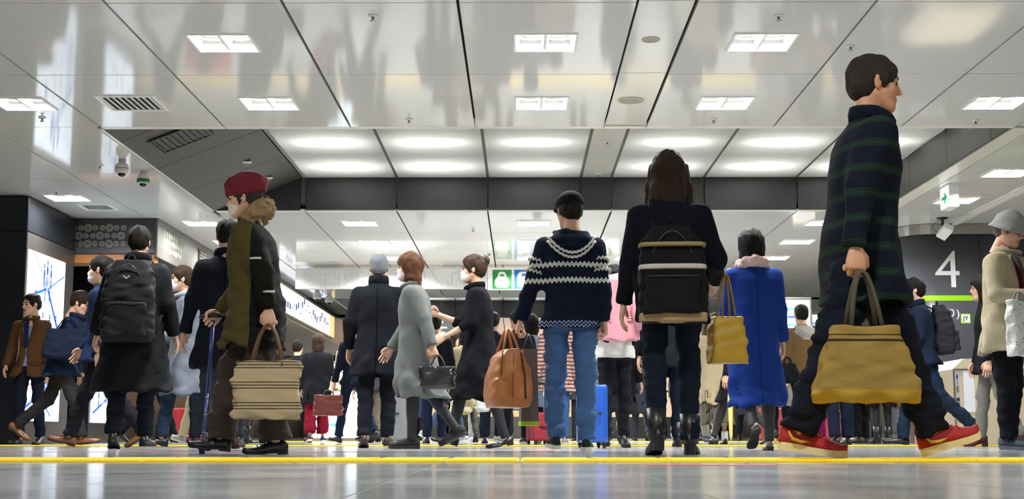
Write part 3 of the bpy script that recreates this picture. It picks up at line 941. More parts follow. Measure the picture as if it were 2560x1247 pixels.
# ------------------------------------------------------------------ signed-distance modelling (numpy)
class Field:
    def __init__(self, lo, hi, vox):
        self.vox = vox
        self.lo = np.asarray(lo, float)
        n = np.ceil((np.asarray(hi, float) - self.lo) / vox).astype(int) + 1
        self.n = n
        self.ax = [self.lo[i] + vox * np.arange(n[i]) for i in range(3)]
        self.d = np.full(n, 10.0, np.float32)
    def block(self, lo, hi, pad):
        s = []
        for i in range(3):
            a = int(np.floor((lo[i] - pad - self.lo[i]) / self.vox))
            b = int(np.ceil((hi[i] + pad - self.lo[i]) / self.vox)) + 1
            s.append(slice(max(0, a), max(0, min(self.n[i], b))))
        X = self.ax[0][s[0]][:, None, None]
        Y = self.ax[1][s[1]][None, :, None]
        Z = self.ax[2][s[2]][None, None, :]
        return tuple(s), X, Y, Z
    def put(self, s, d, k):
        a = self.d[s]
        if a.size == 0:
            return
        if k > 0:
            h = np.clip(.5 + .5 * (a - d) / k, 0, 1)
            self.d[s] = a * (1 - h) + d * h - k * h * (1 - h)
        else:
            self.d[s] = np.minimum(a, d)
    def cap(self, a, b, ra, rb, k=.02):
        a = np.asarray(a, float); b = np.asarray(b, float)
        r = max(ra, rb)
        s, X, Y, Z = self.block(np.minimum(a, b) - r, np.maximum(a, b) + r, k + 3 * self.vox)
        ab = b - a
        L2 = ab @ ab + 1e-9
        t = np.clip(((X - a[0]) * ab[0] + (Y - a[1]) * ab[1] + (Z - a[2]) * ab[2]) / L2, 0, 1)
        d = np.sqrt((X - a[0] - t * ab[0]) ** 2 + (Y - a[1] - t * ab[1]) ** 2 + (Z - a[2] - t * ab[2]) ** 2) - (ra + (rb - ra) * t)
        self.put(s, d, k)
        return self
    def chain(self, pts, rs, k=.02):
        for i in range(len(pts) - 1):
            self.cap(pts[i], pts[i + 1], rs[i], rs[i + 1], k)
        return self
    def _ell(self, c, r, rot=None):
        c = np.asarray(c, float); r = np.asarray(r, float)
        m = max(r)
        s, X, Y, Z = self.block(c - m, c + m, .03 + 3 * self.vox)
        x, y, z = X - c[0], Y - c[1], Z - c[2]
        if rot is not None:
            R = rot
            x, y, z = (R[0][0] * x + R[1][0] * y + R[2][0] * z, R[0][1] * x + R[1][1] * y + R[2][1] * z, R[0][2] * x + R[1][2] * y + R[2][2] * z)
        q = np.sqrt((x / r[0]) ** 2 + (y / r[1]) ** 2 + (z / r[2]) ** 2)
        return s, (q - 1) * min(r)
    def ell(self, c, r, k=.015, rot=None):
        s, d = self._ell(c, r, rot)
        self.put(s, d, k)
        return self
    def cut_ell(self, c, r, k=.01, rot=None):
        s, d = self._ell(c, r, rot)
        a = self.d[s]
        h = np.clip(.5 - .5 * (a + d) / k, 0, 1)
        self.d[s] = a * (1 - h) - d * h + k * h * (1 - h)
        return self
    def rbox(self, c, hs, r, k=.0, rot=None):
        c = np.asarray(c, float); hs = np.asarray(hs, float)
        m = np.linalg.norm(hs)
        s, X, Y, Z = self.block(c - m, c + m, k + 3 * self.vox)
        x, y, z = X - c[0], Y - c[1], Z - c[2]
        if rot is not None:
            R = rot
            x, y, z = (R[0][0] * x + R[1][0] * y + R[2][0] * z, R[0][1] * x + R[1][1] * y + R[2][1] * z, R[0][2] * x + R[1][2] * y + R[2][2] * z)
        qx, qy, qz = abs(x) - hs[0] + r, abs(y) - hs[1] + r, abs(z) - hs[2] + r
        d = np.sqrt(np.maximum(qx, 0) ** 2 + np.maximum(qy, 0) ** 2 + np.maximum(qz, 0) ** 2) + np.minimum(np.maximum(qx, np.maximum(qy, qz)), 0) - r
        self.put(s, d, k)
        return self
    def loft(self, tab, k=.03, cut=False, sq=2.0):
        """tab rows: z, cx, cy, rx, ry (ascending z): stacked ellipses; sq>2 makes them boxier"""
        tab = np.asarray(tab, float)
        z0, z1 = tab[0, 0], tab[-1, 0]
        lo = [min(tab[:, 1] - tab[:, 3]), min(tab[:, 2] - tab[:, 4]), z0]
        hi = [max(tab[:, 1] + tab[:, 3]), max(tab[:, 2] + tab[:, 4]), z1]
        s, X, Y, Z = self.block(np.array(lo), np.array(hi), k + 4 * self.vox)
        z = Z.ravel()
        it = [np.interp(z, tab[:, 0], tab[:, i])[None, None, :] for i in range(1, 5)]
        q = ((abs(X - it[0]) / it[2]) ** sq + (abs(Y - it[1]) / it[3]) ** sq) ** (1 / sq)
        d = (q - 1) * np.minimum(it[2], it[3])
        d = np.maximum(d, np.maximum(z0 - Z, Z - z1))
        if cut:
            self.d[s] = np.maximum(self.d[s], -d)
        else:
            self.put(s, d, k)
        return self
    def cut_half(self, p, n):
        """remove the side the normal points to"""
        p = np.asarray(p, float); n = np.asarray(n, float)
        X, Y, Z = self.ax[0][:, None, None], self.ax[1][None, :, None], self.ax[2][None, None, :]
        e = (X - p[0]) * n[0] + (Y - p[1]) * n[1] + (Z - p[2]) * n[2]
        self.d = np.maximum(self.d, e).astype(np.float32)
        return self
    def ripple(self, amp, ks, seed=0, zlo=None, zhi=None):
        """folds: a few warped sine waves; ks = wave numbers (x, y, z)"""
        r = np.random.default_rng(seed)
        X, Y, Z = self.ax[0][:, None, None], self.ax[1][None, :, None], self.ax[2][None, None, :]
        tot = 0
        for i in range(4):
            kk = np.asarray(ks) * r.uniform(.5, 1.3, 3) * r.choice([-1, 1], 3)
            ph = r.uniform(0, 6.28)
            w = 1.2 * np.sin(Z * kk[2] * 1.7 + ph * 2 + X * 3)
            tot = tot + np.sin(X * kk[0] + Y * kk[1] + Z * kk[2] + ph + w)
        f = amp * tot / 2
        if zlo is not None:
            f = f * np.clip((zhi - Z) / (zhi - zlo), 0.25, 1)
        self.d = (self.d + f).astype(np.float32)
        return self
    def mesh(self):
        d = self.d
        for i in range(3):                     # close the borders
            sl = [slice(None)] * 3
            sl[i] = 0; d[tuple(sl)] = 1
            sl[i] = -1; d[tuple(sl)] = 1
        s = d < 0
        nx, ny, nz = np.array(d.shape) - 1
        cs = np.zeros((nx, ny, nz), np.int8)
        offs = [(i, j, k) for i in (0, 1) for j in (0, 1) for k in (0, 1)]
        for o in offs:
            cs += s[o[0]:o[0] + nx, o[1]:o[1] + ny, o[2]:o[2] + nz]
        act = (cs > 0) & (cs < 8)
        idx = np.full(act.shape, -1, np.int64)
        ii = np.argwhere(act)
        idx[act] = np.arange(len(ii))
        acc = np.zeros((len(ii), 3)); cnt = np.zeros(len(ii))
        D = {o: d[ii[:, 0] + o[0], ii[:, 1] + o[1], ii[:, 2] + o[2]] for o in offs}
        for a in offs:
            for ax in range(3):
                if a[ax] == 0:
                    b = list(a); b[ax] = 1; b = tuple(b)
                    da, db = D[a], D[b]
                    m = (da < 0) != (db < 0)
                    t = np.where(m, da / np.where(m, da - db, 1), 0)
                    p = np.zeros((len(ii), 3)) + np.array(a)
                    p[:, ax] = t
                    acc[m] += p[m]; cnt[m] += 1
        v = self.lo + self.vox * (ii + acc / cnt[:, None])
        F = []
        for ax in range(3):
            b, c = (ax + 1) % 3, (ax + 2) % 3
            sl0 = [slice(None)] * 3; sl1 = [slice(None)] * 3
            sl0[ax] = slice(0, -1); sl1[ax] = slice(1, None)
            s0, s1 = s[tuple(sl0)], s[tuple(sl1)]
            e = np.argwhere(s0 != s1)
            e = e[(e[:, b] > 0) & (e[:, c] > 0) & (e[:, b] < d.shape[b] - 1) & (e[:, c] < d.shape[c] - 1)]
            if not len(e):
                continue
            inside = s0[e[:, 0], e[:, 1], e[:, 2]]
            q = []
            for (u, w) in ((1, 1), (0, 1), (0, 0), (1, 0)):
                g = e.copy(); g[:, b] -= u; g[:, c] -= w
                q.append(idx[g[:, 0], g[:, 1], g[:, 2]])
            q = np.stack(q, 1)
            q[~inside] = q[~inside][:, ::-1]
            F.append(q)
        return v, np.concatenate(F)

def catm(parts):
    """join (v, f, slot) pieces into one mesh description with quads and n-gons"""
    V, Fc, M, n = [], [], [], 0
    for v, f, sl in parts:
        V.append(np.asarray(v, float))
        f = f.tolist() if isinstance(f, np.ndarray) else f
        Fc += [[i + n for i in q] for q in f]
        M += list(sl) if hasattr(sl, '__len__') else [sl] * len(f)
        n += len(v)
    return np.concatenate(V), Fc, M

def rotz(a): c, s = math.cos(a), math.sin(a); return np.array([[c, -s, 0], [s, c, 0], [0, 0, 1.]])
def rotx(a): c, s = math.cos(a), math.sin(a); return np.array([[1., 0, 0], [0, c, -s], [0, s, c]])
def roty(a): c, s = math.cos(a), math.sin(a); return np.array([[c, 0, s], [0, 1., 0], [-s, 0, c]])
R_ = math.radians

# ------------------------------------------------------------------ head, hands, hair, shoes
def head_proto(vox):
    f = Field((-.105, -.13, -.2), (.105, .14, .14), vox)
    f.ell((0, -.014, .032), (.077, .097, .087), 0)
    f.ell((0, .032, -.045), (.058, .058, .076), .03)
    f.ell((0, .066, -.1), (.024, .02, .017), .03)
    for s in (-1, 1):
        f.ell((s * .042, .045, -.028), (.022, .028, .024), .025)      # cheeks
        f.cap((s * .052, -.0, -.05), (s * .03, .05, -.098), .016, .014, .03)   # jaw line
    f.cap((-.035, .078, .02), (.035, .078, .02), .012, .012, .018)
    for s in (-1, 1):
        f.cut_ell((s * .031, .1, .0), (.019, .02, .0125), .012)
        f.ell((s * .030, .074, -.001), (.0135, .0125, .0115), .002)
    f.cap((0, .086, .01), (0, .108, -.03), .0065, .0095, .012)
    for s in (-1, 1):
        f.ell((s * .0105, .099, -.033), (.0075, .009, .0065), .006)
    f.ell((0, .086, -.061), (.023, .009, .0055), .005)
    f.ell((0, .084, -.071), (.019, .0095, .006), .004)
    for s in (-1, 1):
        R = rotz(s * .35)
        f.ell((s * .08, -.008, -.008), (.007, .019, .031), .006, rot=R)
        f.cut_ell((s * .088, -.002, -.004), (.006, .009, .016), .004, rot=R)
    f.cap((0, -.022, -.055), (0, -.04, -.19), .051, .056, .03)
    v, q = f.mesh()
    c = v[q].mean(1)
    m = np.zeros(len(q), int)
    for s in (-1, 1):
        de = np.linalg.norm((c - np.array([s * .030, .076, -.001])) / np.array([.0155, .02, .0085]), axis=1)
        m[(de < 1) & (c[:, 1] > .072)] = 1
        db = (abs(c[:, 2] - .023 - .05 * (abs(c[:, 0]) - .03)) < .0045) & (c[:, 0] * s > .012) & (c[:, 0] * s < .05) & (c[:, 1] > .06)
        m[db] = 1
    m[(abs(c[:, 0]) < .024) & (abs(c[:, 2] + .066) < .009) & (c[:, 1] > .078)] = 2
    return v, q, m
HEADS = {0: head_proto(.0055), 1: head_proto(.0115)}

def finger_chain(base, d0, n, bend, lens, r):
    """points of one finger bending about axis n"""
    p = [np.array(base)]
    d = np.array(d0, float)
    for i, L in enumerate(lens):
        a = R_(bend[i])
        d = d * math.cos(a) + np.cross(n, d) * math.sin(a)
        p.append(p[-1] + d * L)
    return p
def hand_proto(curl, thumb=25, seg=7):
    """hand along +x (fingers), thumb side +y, palm faces +z; wrist at the origin"""
    P = []
    prof = [(-.03, .024, .019), (0, .026, .018), (.03, .037, .0175), (.06, .042, .0165), (.085, .041, .014), (.096, .036, .010)]
    v, f = [], []
    n = 12
    for x, a, b in prof:
        for k in range(n):
            t = 2 * PI * k / n
            v.append((x, a * math.cos(t) + (.004 if x > .02 else 0), b * math.sin(t)))
    for i in range(len(prof) - 1):
        for k in range(n):
            f.append((i * n + k, i * n + (k + 1) % n, (i + 1) * n + (k + 1) % n, (i + 1) * n + k))
    f += [list(range(n))[::-1], [(len(prof) - 1) * n + k for k in range(n)]]
    P.append((np.array(v), f, 0))
    ax = np.array([0, -1., 0])         # bending towards +z (palm)
    for y, L, r, dx in ((.034, (.04, .024, .019), .0092, .086), (.013, (.044, .028, .02), .0096, .092), (-.009, (.041, .026, .02), .0092, .089), (-.029, (.032, .02, .017), .008, .08)):
        pts = finger_chain((dx - .012, y, 0), (1, (y - .004) * 1.6, 0), ax, (curl * .55, curl, curl * .8), L, r)
        pts = [np.array(pts[0]) - np.array([.012, 0, 0])] + pts
        tip = pts[-1] + (pts[-1] - pts[-2]) / np.linalg.norm(pts[-1] - pts[-2]) * r * .6
        vv, ff = tube(pts + [tip], [r * .95, r * 1.05, r * 1.05, r * .95, r * .85, r * .35], seg, up=(0, 1, 0))
        P.append((vv, ff, 0))
    pts = [(.012, .02, .004), (.035, .043, .010), (.060, .055, .017 + curl * .0002), (.078, .056 - curl * .0002, .024 + curl * .0003), (.086, .055 - curl * .0004, .028 + curl * .0004)]
    vv, ff = tube(pts, [.013, .0135, .0115, .0098, .004], seg, up=(0, 0, 1))
    P.append((vv, ff, 0))
    return P
HANDS = {'relax': hand_proto(24), 'grip': hand_proto(72), 'flat': hand_proto(8)}

def hand_parts(kind, wrist, d, th, side, s):
    """place a hand: d = finger direction, th = thumb direction"""
    d = d / np.linalg.norm(d)
    th = th - d * (d @ th)
    th /= np.linalg.norm(th)
    n = np.cross(d, th) * (1 if side < 0 else -1)
    # palm faces the body: for the left hand (side<0) palm normal +x, right hand -x
    out = []
    for v, f, m in HANDS[kind]:
        w = wrist + s * (v[:, :1] * d + v[:, 1:2] * th + v[:, 2:3] * n)
        ff = [list(q) for q in f]
        if np.linalg.det(np.stack([d, th, n])) < 0:
            ff = [q[::-1] for q in ff]
        out.append((w, ff, m))
    return out

def hair_material(colr):
    nm = 'hair_' + colr
    if nm in MATS:
        return MATS[nm]
    m = mat(nm, colr, rough=.6, spec=.15, noise=(14, .45), bump=(14, .9))
    nt = m.node_tree
    tc = next(n for n in nt.nodes if n.type == 'TEX_COORD')
    mp = nt.nodes.new('ShaderNodeMapping')
    mp.inputs['Scale'].default_value = (14, 14, 1.6)
    nt.links.new(tc.outputs['Object'], mp.inputs['Vector'])
    for n in nt.nodes:
        if n.type == 'TEX_NOISE':
            nt.links.new(mp.outputs[0], n.inputs['Vector'])
    return m

def hair_mesh(kind, lod, seed=0):
    vox = .008 if lod == 0 else .0145
    f = Field((-.17, -.2, -.5 if kind in ('long',) else -.26), (.17, .16, .2), vox)
    t = {'short': .011, 'grey': .009, 'bob': .022, 'long': .02, 'bun': .016, 'crop': .008}.get(kind, .014)
    f.ell((0, -.016, .036), (.077 + t, .099 + t, .088 + t), 0)
    if kind in ('short', 'grey', 'crop', 'bun'):
        f.ell((0, -.055, -.02), (.066 + t * .4, .055 + t * .5, .06), .03)
        for s in (-1, 1):
            f.ell((s * .075, .018, -.004), (.010, .016, .03), .01)         # sideburns
    if kind == 'bob':
        f.loft([(-.16, 0, -.045, .075, .062), (-.1, 0, -.03, .102, .085), (0, 0, -.022, .1, .09), (.06, 0, -.02, .09, .09)], .03)
    if kind == 'long':
        f.loft([(-.42, 0, -.075, .07, .03), (-.3, 0, -.08, .11, .045), (-.15, 0, -.06, .11, .065), (-.05, 0, -.035, .1, .085), (.05, 0, -.02, .09, .09)], .03)
        for s in (-1, 1):
            f.chain([(s * .09, .03, .04), (s * .1, .03, -.06), (s * .12, .0, -.2)], [.025, .03, .02], .03)
    if kind == 'bun':
        f.ell((0, -.115, .075), (.045, .045, .042), .012)
        for k in range(7):
            a = k * .9
            f.cap((0, -.12, .09), (.06 * math.cos(a), -.14 + .03 * math.sin(a * 2), .12 + .04 * math.sin(a)), .008, .003, .006)
    # face opening
    fo = Field(f.lo, f.lo + (f.n - 1) * vox, vox)
    fo.n = f.n; fo.ax = f.ax; fo.d = np.full(f.n, 10., np.float32)
    zt = .048 if kind in ('bob', 'long') else .072
    fo.ell((0, .1, -.045), (.072, .085, zt + .045), 0)
    if kind in ('short', 'grey', 'crop', 'bun'):
        for s in (-1, 1):
            fo.ell((s * .1, -.0, -.035), (.035, .034, .045), .0)
        fo.ell((0, .06, -.14), (.2, .115, .11), .01)
    f.d = np.maximum(f.d, -fo.d + .0)
    f.ripple(.0035 if kind != 'grey' else .002, (95, 60, 22), seed)
    return f.mesh()

def outline(L, w, n=22):
    """shoe sole outline, heel at -0.27L, toe at 0.73L"""
    pts = []
    ys = np.linspace(0, 1, n)
    prof = np.interp(ys, [0, .04, .12, .3, .45, .62, .75, .88, .96, 1], [.0, .5, .68, .72, .72, .92, 1.0, .84, .5, .0]) * w
    for y, p in zip(ys, prof): pts.append((p, (y - .27) * L))
    for y, p in list(zip(ys, prof))[::-1][1:-1]: pts.append((-p * .96, (y - .27) * L))
    return pts
def shoe(kind, m_up, m_sole, parent, M, s, lod=0, accent=None):
    """shoe built at the ankle joint (origin), forward +y, ground at z=-0.08; M = 4x4 placement"""
    L, w, G = (.25 if kind in ('pump', 'heel') else .275) * s, (.044 if kind in ('pump', 'heel') else .048) * s, -.08 * s
    heel = {'sneaker': .03, 'oxford': .022, 'boot': .06, 'pump': .028, 'heel': .055, 'trainer': .034}.get(kind, .025) * s
    fore = {'sneaker': .026, 'oxford': .012, 'boot': .016, 'pump': .008, 'heel': .01, 'trainer': .027}.get(kind, .014) * s
    pts = outline(L, w)
    n = len(pts)
    def lift(y):        # sole underside follows heel height: block at the heel, bend, flat forefoot
        t = (y / L + .27)
        return np.interp(t, [0, .26, .52, .9, 1], [heel - fore, heel - fore, 0, 0, .012 * s])
    hb = kind in ('boot', 'heel', 'oxford', 'pump')
    b = MB()
    lo = [(x, y, G + lift(y) ) for x, y in pts] if hb else [(x * .98, y, G + (0.006 * s if y > .66 * L else 0)) for x, y in pts]
    hi = [(x * 1.02, y, G + lift(y) + fore) for x, y in pts]
    f = [list(range(n)), list(range(n, 2 * n))[::-1]] + [(i, n + i, n + (i + 1) % n, (i + 1) % n) for i in range(n)]
    b.add(lo + hi, [q[::-1] for q in f])
    sole = b
    if hb:
        hp = [(x * .96, y) for x, y in pts if y < -.02 * L]
        hp.sort(key=lambda p: math.atan2(p[1] + .14 * L, p[0]))
        hb_ = MB().prism(hp, G, G + heel - fore + .002)
    # upper: stations along the foot
    st = np.linspace(0.005, .985, 13)
    top = {'sneaker': [.052, .074, .078, .070, .062, .050, .042, .034, .022], 'trainer': [.056, .078, .08, .073, .064, .052, .042, .034, .024],
           'oxford': [.046, .066, .07, .064, .054, .044, .038, .032, .02], 'boot': [.055, .085, .1, .095, .07, .05, .04, .032, .02],
           'pump': [.04, .05, .035, .022, .02, .03, .032, .028, .018], 'heel': [.05, .078, .09, .085, .062, .046, .038, .03, .018]}.get(kind)
    V, Fq = [], []
    seg = 10
    for t in st:
        y = (t - .27) * L
        hw = np.interp(t, [0, .04, .12, .3, .45, .62, .75, .88, .96, 1], [.0, .5, .68, .72, .72, .92, 1.0, .84, .5, .0]) * w * .97
        hw = max(hw, .012 * s)
        h = np.interp(t, np.linspace(0, 1, 9), top) * s
        z0 = G + lift(y) + fore * .9
        for k in range(seg + 1):
            a = PI * k / seg
            px = hw * math.cos(a)
            pz = h * (math.sin(a) ** .75)
            narrow = 1 - .28 * (pz / max(h, 1e-4)) if t < .5 else 1 - .1 * (pz / max(h, 1e-4))
            V.append((px * narrow, y, z0 + pz))
    m_ = seg + 1
    for i in range(len(st) - 1):
        for k in range(seg):
            Fq.append((i * m_ + k, i * m_ + k + 1, (i + 1) * m_ + k + 1, (i + 1) * m_ + k))
        Fq.append((i * m_ + seg, i * m_, (i + 1) * m_, (i + 1) * m_ + seg))
    Fq += [list(range(m_))[::-1], [(len(st) - 1) * m_ + k for k in range(m_)]]
    up = MB().add(V, [q[::-1] for q in Fq])
    if kind in ('boot',):
        up.tube([(0, -.004 * s, -.02 * s), (0, -.006 * s, .05 * s), (0, -.012 * s, .15 * s)], [.05 * s, .05 * s, .056 * s], 14)
    if kind in ('heel',):
        up.tube([(0, -.004 * s, -.02 * s), (0, -.006 * s, .07 * s)], [.045 * s, .044 * s], 14)
    root = up.xform(M).build('shoe', m_up, parent, True)
    sole.xform(M).build('sole', m_sole, root)
    if hb:
        hb_.xform(M).build('heel_block', m_sole, root)
    if lod == 0 and kind in ('sneaker', 'oxford', 'trainer'):
        for k in range(4):
            y = (.44 + .075 * k - .27) * L
            zz = G + lift(y) + fore + np.interp(.44 + .075 * k, np.linspace(0, 1, 9), top) * s + .001
            MB().tube([(-.022 * s, y, zz - .006 * s), (0, y + .004, zz + .003 * s), (.022 * s, y, zz - .006 * s)], .0035 * s, 6).xform(M).build('lace', accent or m_sole, root, True)
    return root

# ------------------------------------------------------------------ people
SKIN = {}
def skin_mats(tone, hairc):
    return [mat('skin_' + tone, tone, rough=.55, noise=(40, .08)), mat('eye_' + hairc, '1a1412', rough=.35), mat('lip_' + tone, 'a8655c', rough=.5)]

WALK = dict(R=(24, 6, -14), L=(-18, 22, 32))
STAND = dict(R=(2, 2, 0), L=(-2, 2, 0))

def person(label, loc, face, h=1.7, legs=None, arms=None, lean=3, head=(0, 0), tone='d2a488', hair='short', hairc='17130f',
           top=None, trousers=None, skirt=None, shoes=('oxford', '15151a', '0c0c0c'), tights=None, lod=0, hands=('relax', 'relax'),
           mask=None, build=1.0, group=None, seed=0, scarf=None):
    """one person: Empty > body, hair, garments, shoes. legs R/L = (hip pitch, knee, foot pitch) degrees; arms R/L = (pitch, out, elbow, twist)"""
    s = h / 1.70
    P = thing('person', label, 'person', (loc[0], loc[1], 0), R_(face), group)
    legs = legs or STAND
    arms = arms or dict(R=(4, 8, 12, 5), L=(-2, 8, 12, 5))
    J = {}
    shk = shoes[0] if shoes else 'oxford'
    # legs
    low = 10
    for nm, sd in (('R', 1), ('L', -1)):
        a, k, ft = [R_(x) for x in legs[nm][:3]]
        hip = np.array([sd * .088, 0, 0]) * s
        knee = hip + .42 * s * np.array([sd * .02, math.sin(a), -math.cos(a)])
        ank = knee + .42 * s * np.array([0, math.sin(a - k), -math.cos(a - k)])
        J['hip' + nm], J['knee' + nm], J['ank' + nm] = hip, knee, ank
        Rf = rotx(-ft)
        for pt in ((0, -.065, -.08), (0, .12, -.08), (0, .19, -.072)):
            low = min(low, (ank + Rf @ (np.array(pt) * s))[2])
    for kk in list(J):
        J[kk] = J[kk] - np.array([0, 0, low])
    pel = np.array([0, 0, -low])
    le = R_(lean)
    ud = np.array([0, math.sin(le), math.cos(le)])
    T = lambda u, x=0., y=0.: pel + s * (u * ud + np.array([x, y * math.cos(le), -y * math.sin(le)]))
    J['pel'] = pel
    for nm, sd in (('R', 1), ('L', -1)):
        p, ab, e, tw = [R_(x) for x in arms[nm]]
        sh = T(.455, sd * .172)
        u = np.array([sd * math.sin(ab), math.sin(p) * math.cos(ab), -math.cos(p) * math.cos(ab)])
        f = np.array([0, math.cos(p), math.sin(p)])
        f = f * math.cos(tw) + np.array([-sd, 0, 0]) * math.sin(tw)
        f = f - u * (u @ f); f /= np.linalg.norm(f)
        el = sh + .285 * s * u
        fd = u * math.cos(e) + f * math.sin(e)
        wr = el + .25 * s * fd
        J['sh' + nm], J['el' + nm], J['wr' + nm], J['fd' + nm], J['ff' + nm] = sh, el, wr, fd, f
        J['hand' + nm] = wr + .09 * s * fd
    neck = T(.52)
    hy, hp = R_(head[0]), R_(head[1])
    Rh = rotz(hy) @ rotx(-hp - le * .3)
    hc = neck + s * (np.array([0, .03, .155]) + np.array([0, .02 * math.sin(hp), 0]))
    J['head'] = hc
    J['Rh'] = Rh
    P_J = J
    lo = np.min([v for k, v in J.items() if isinstance(v, np.ndarray) and v.shape == (3,) and k[:2] not in ('fd', 'ff')], 0)
    hi = np.max([v for k, v in J.items() if isinstance(v, np.ndarray) and v.shape == (3,) and k[:2] not in ('fd', 'ff')], 0)
    # ---- body: one mesh (limbs and trunk, head, hands)
    vb = .02 if lod == 0 else .03
    f = Field(np.minimum(lo - .2, (-.3, -.3, -.05)), np.maximum(hi + .2, (.3, .3, 1.2)), vb)
    f.loft([(z_, 0, y_, a, b) for z_, y_, a, b in [(pel[2] - .06 * s, pel[1], .13 * s, .09 * s), (pel[2] + .02 * s, pel[1], .145 * s, .1 * s), (T(.14)[2], T(.14)[1], .12 * s, .085 * s), (T(.34)[2], T(.34)[1], .145 * s, .095 * s), (T(.47)[2], T(.47)[1], .14 * s, .07 * s), (T(.52)[2], T(.52)[1], .06 * s, .055 * s)]], .03)
    f.cap(T(.47), hc + Rh @ np.array([0, -.03, -.1]) * s, .06 * s, .05 * s, .03)
    bl = .9
    for nm in 'RL':
        f.chain([J['sh' + nm], J['el' + nm], J['wr' + nm]], [.05 * s * bl, .038 * s * bl, .025 * s], .02)
        f.chain([J['hip' + nm], J['knee' + nm], J['ank' + nm]], [.066 * s * bl, .042 * s * bl, .031 * s], .02)
        if trousers is None and not tights:
            f.cap(J['knee' + nm] + (J['ank' + nm] - J['knee' + nm]) * .15, J['knee' + nm] + (J['ank' + nm] - J['knee' + nm]) * .5, .048 * s, .043 * s, .03)
    v, q = f.mesh()
    parts = [(v, q, 0)]
    hv, hq, hm = HEADS[0 if lod == 0 else 1]
    parts.append((hc + s * (hv @ Rh.T), hq, hm))
    for nm, sd, hk in (('R', 1, hands[0]), ('L', -1, hands[1])):
        if hk:
            th = J['ff' + nm]
            parts += hand_parts(hk, J['wr' + nm], J['fd' + nm], th, sd, s)
    V, Fc, Mi = catm(parts)
    mobj('body', mesh_np('body', V, Fc, True, Mi), skin_mats(tone, hairc), P)
    # ---- hair
    if hair:
        hv, hq = hair_mesh(hair, lod, seed)
        mobj('hair', mesh_np('hair', hc + s * (hv @ Rh.T), hq), hair_material(hairc), P)
    # ---- trousers
    vg = .0135 if lod == 0 else .0235
    def leg_garment(name, material, r, cutlen, fit, rip, sd):
        f = Field(np.minimum(lo - .18, (-.25, -.25, 0)), np.maximum(hi + .18, (.25, .25, pel[2] + .2)) * np.array([1, 1, 0]) + np.array([0, 0, pel[2] + .2]), vg)
        f.loft([(pel[2] - .1 * s, 0, pel[1], .155 * s * fit, .115 * s * fit), (pel[2] + .0 * s, 0, pel[1], .165 * s * fit, .122 * s * fit), (T(.12)[2], 0, T(.12)[1], .142 * s * fit, .105 * s * fit)], .04)
        for nm in 'RL':
            hipj, kn, an = J['hip' + nm], J['knee' + nm], J['ank' + nm]
            end = an + (kn - an) * cutlen
            g = Field(f.lo, f.lo + (f.n - 1) * vg, vg)
            g.n = f.n; g.ax = f.ax; g.d = np.full(f.n, 10., np.float32)
            ext = end + (an - kn) * .12
            g.chain([hipj, kn, ext], [r[0] * s, r[1] * s, r[2] * s], .03)
            if name == 'tights':
                g.cap(kn + (an - kn) * .15, kn + (an - kn) * .48, .05 * s, .045 * s, .03)
            dr = (an - kn) / np.linalg.norm(an - kn)
            X, Y, Z = g.ax[0][:, None, None], g.ax[1][None, :, None], g.ax[2][None, None, :]
            e = (X - end[0]) * dr[0] + (Y - end[1]) * dr[1] + (Z - end[2]) * dr[2]
            g.d = np.maximum(g.d, e).astype(np.float32)
            h_ = np.clip(.5 + .5 * (f.d - g.d) / .025, 0, 1)
            f.d = (f.d * (1 - h_) + g.d * h_ - .025 * h_ * (1 - h_)).astype(np.float32)
        f.ripple(rip, (22, 22, 38), sd)
        v, q = f.mesh()
        return mobj(name, mesh_np(name, v, q), material, P)
    if trousers is not None:
        c, w_, cut = trousers.get('c', '15171d'), trousers.get('w', 1.0), trousers.get('cut', .0)
        leg_garment('trousers', trousers.get('m') or fabric(c), (.092 * w_, .066 * w_, .058 * w_ * trousers.get('flare', 1.0)), cut, trousers.get('fit', 1.0), trousers.get('rip', .006), seed)
    if tights:
        leg_garment('tights', mat('tights_' + tights, tights, rough=.6), (.078, .052, .038), -.03, .85, .0, seed)
    # ---- skirt / dress bottom
    def leg_extent(z):
        ys, xs = [], []
        for nm in 'RL':
            for a_, b_ in (('hip', 'knee'), ('knee', 'ank')):
                a, b = J[a_ + nm], J[b_ + nm]
                if (a[2] - z) * (b[2] - z) <= 0:
                    t = (a[2] - z) / (a[2] - b[2] + 1e-9)
                    p = a + t * (b - a)
                    ys.append(p[1]); xs.append(p[0])
        return (min(ys), max(ys)) if ys else (pel[1], pel[1])
    def skirt_rows(hem, w, dpt, ztop):
        rows = []
        for z in np.linspace(hem, ztop, 5)[:-1]:
            t = (ztop - z) / (ztop - hem)
            y0, y1 = leg_extent(z)
            half = max(dpt[0] + (dpt[1] - dpt[0]) * t, (y1 - y0) / 2 + .085 * s)
            cy = (y0 + y1) / 2 if (y1 - y0) / 2 + .085 * s > dpt[0] else pel[1] + (y0 + y1) * .25
            rows.append((z, 0, cy, w[0] + (w[1] - w[0]) * t, half))
        return rows
    if skirt:
        hem = skirt['hem'] * s
        f = Field((-.5, -.6, hem - .05), (.5, .6, pel[2] + .2), vg)
        rows = skirt_rows(hem, (.17 * s, skirt.get('w', .24) * s), (.125 * s, skirt.get('w', .24) * .8 * s), pel[2])
        rows += [(pel[2], 0, pel[1], .17 * s, .125 * s), (T(.13)[2], 0, T(.13)[1], .135 * s, .1 * s)]
        f.loft(rows, 0)
        f.ripple(skirt.get('rip', .012), (30, 30, 4), seed + 3, hem, pel[2])
        f.loft([(r[0] - (.06 if i == 0 else 0), r[1], r[2], r[3] - .022, r[4] - .022) for i, r in enumerate(rows[:3])], 0, cut=True)
        v, q = f.mesh()
        mobj('skirt', mesh_np('skirt', v, q), skirt.get('m') or fabric(skirt['c']), P)
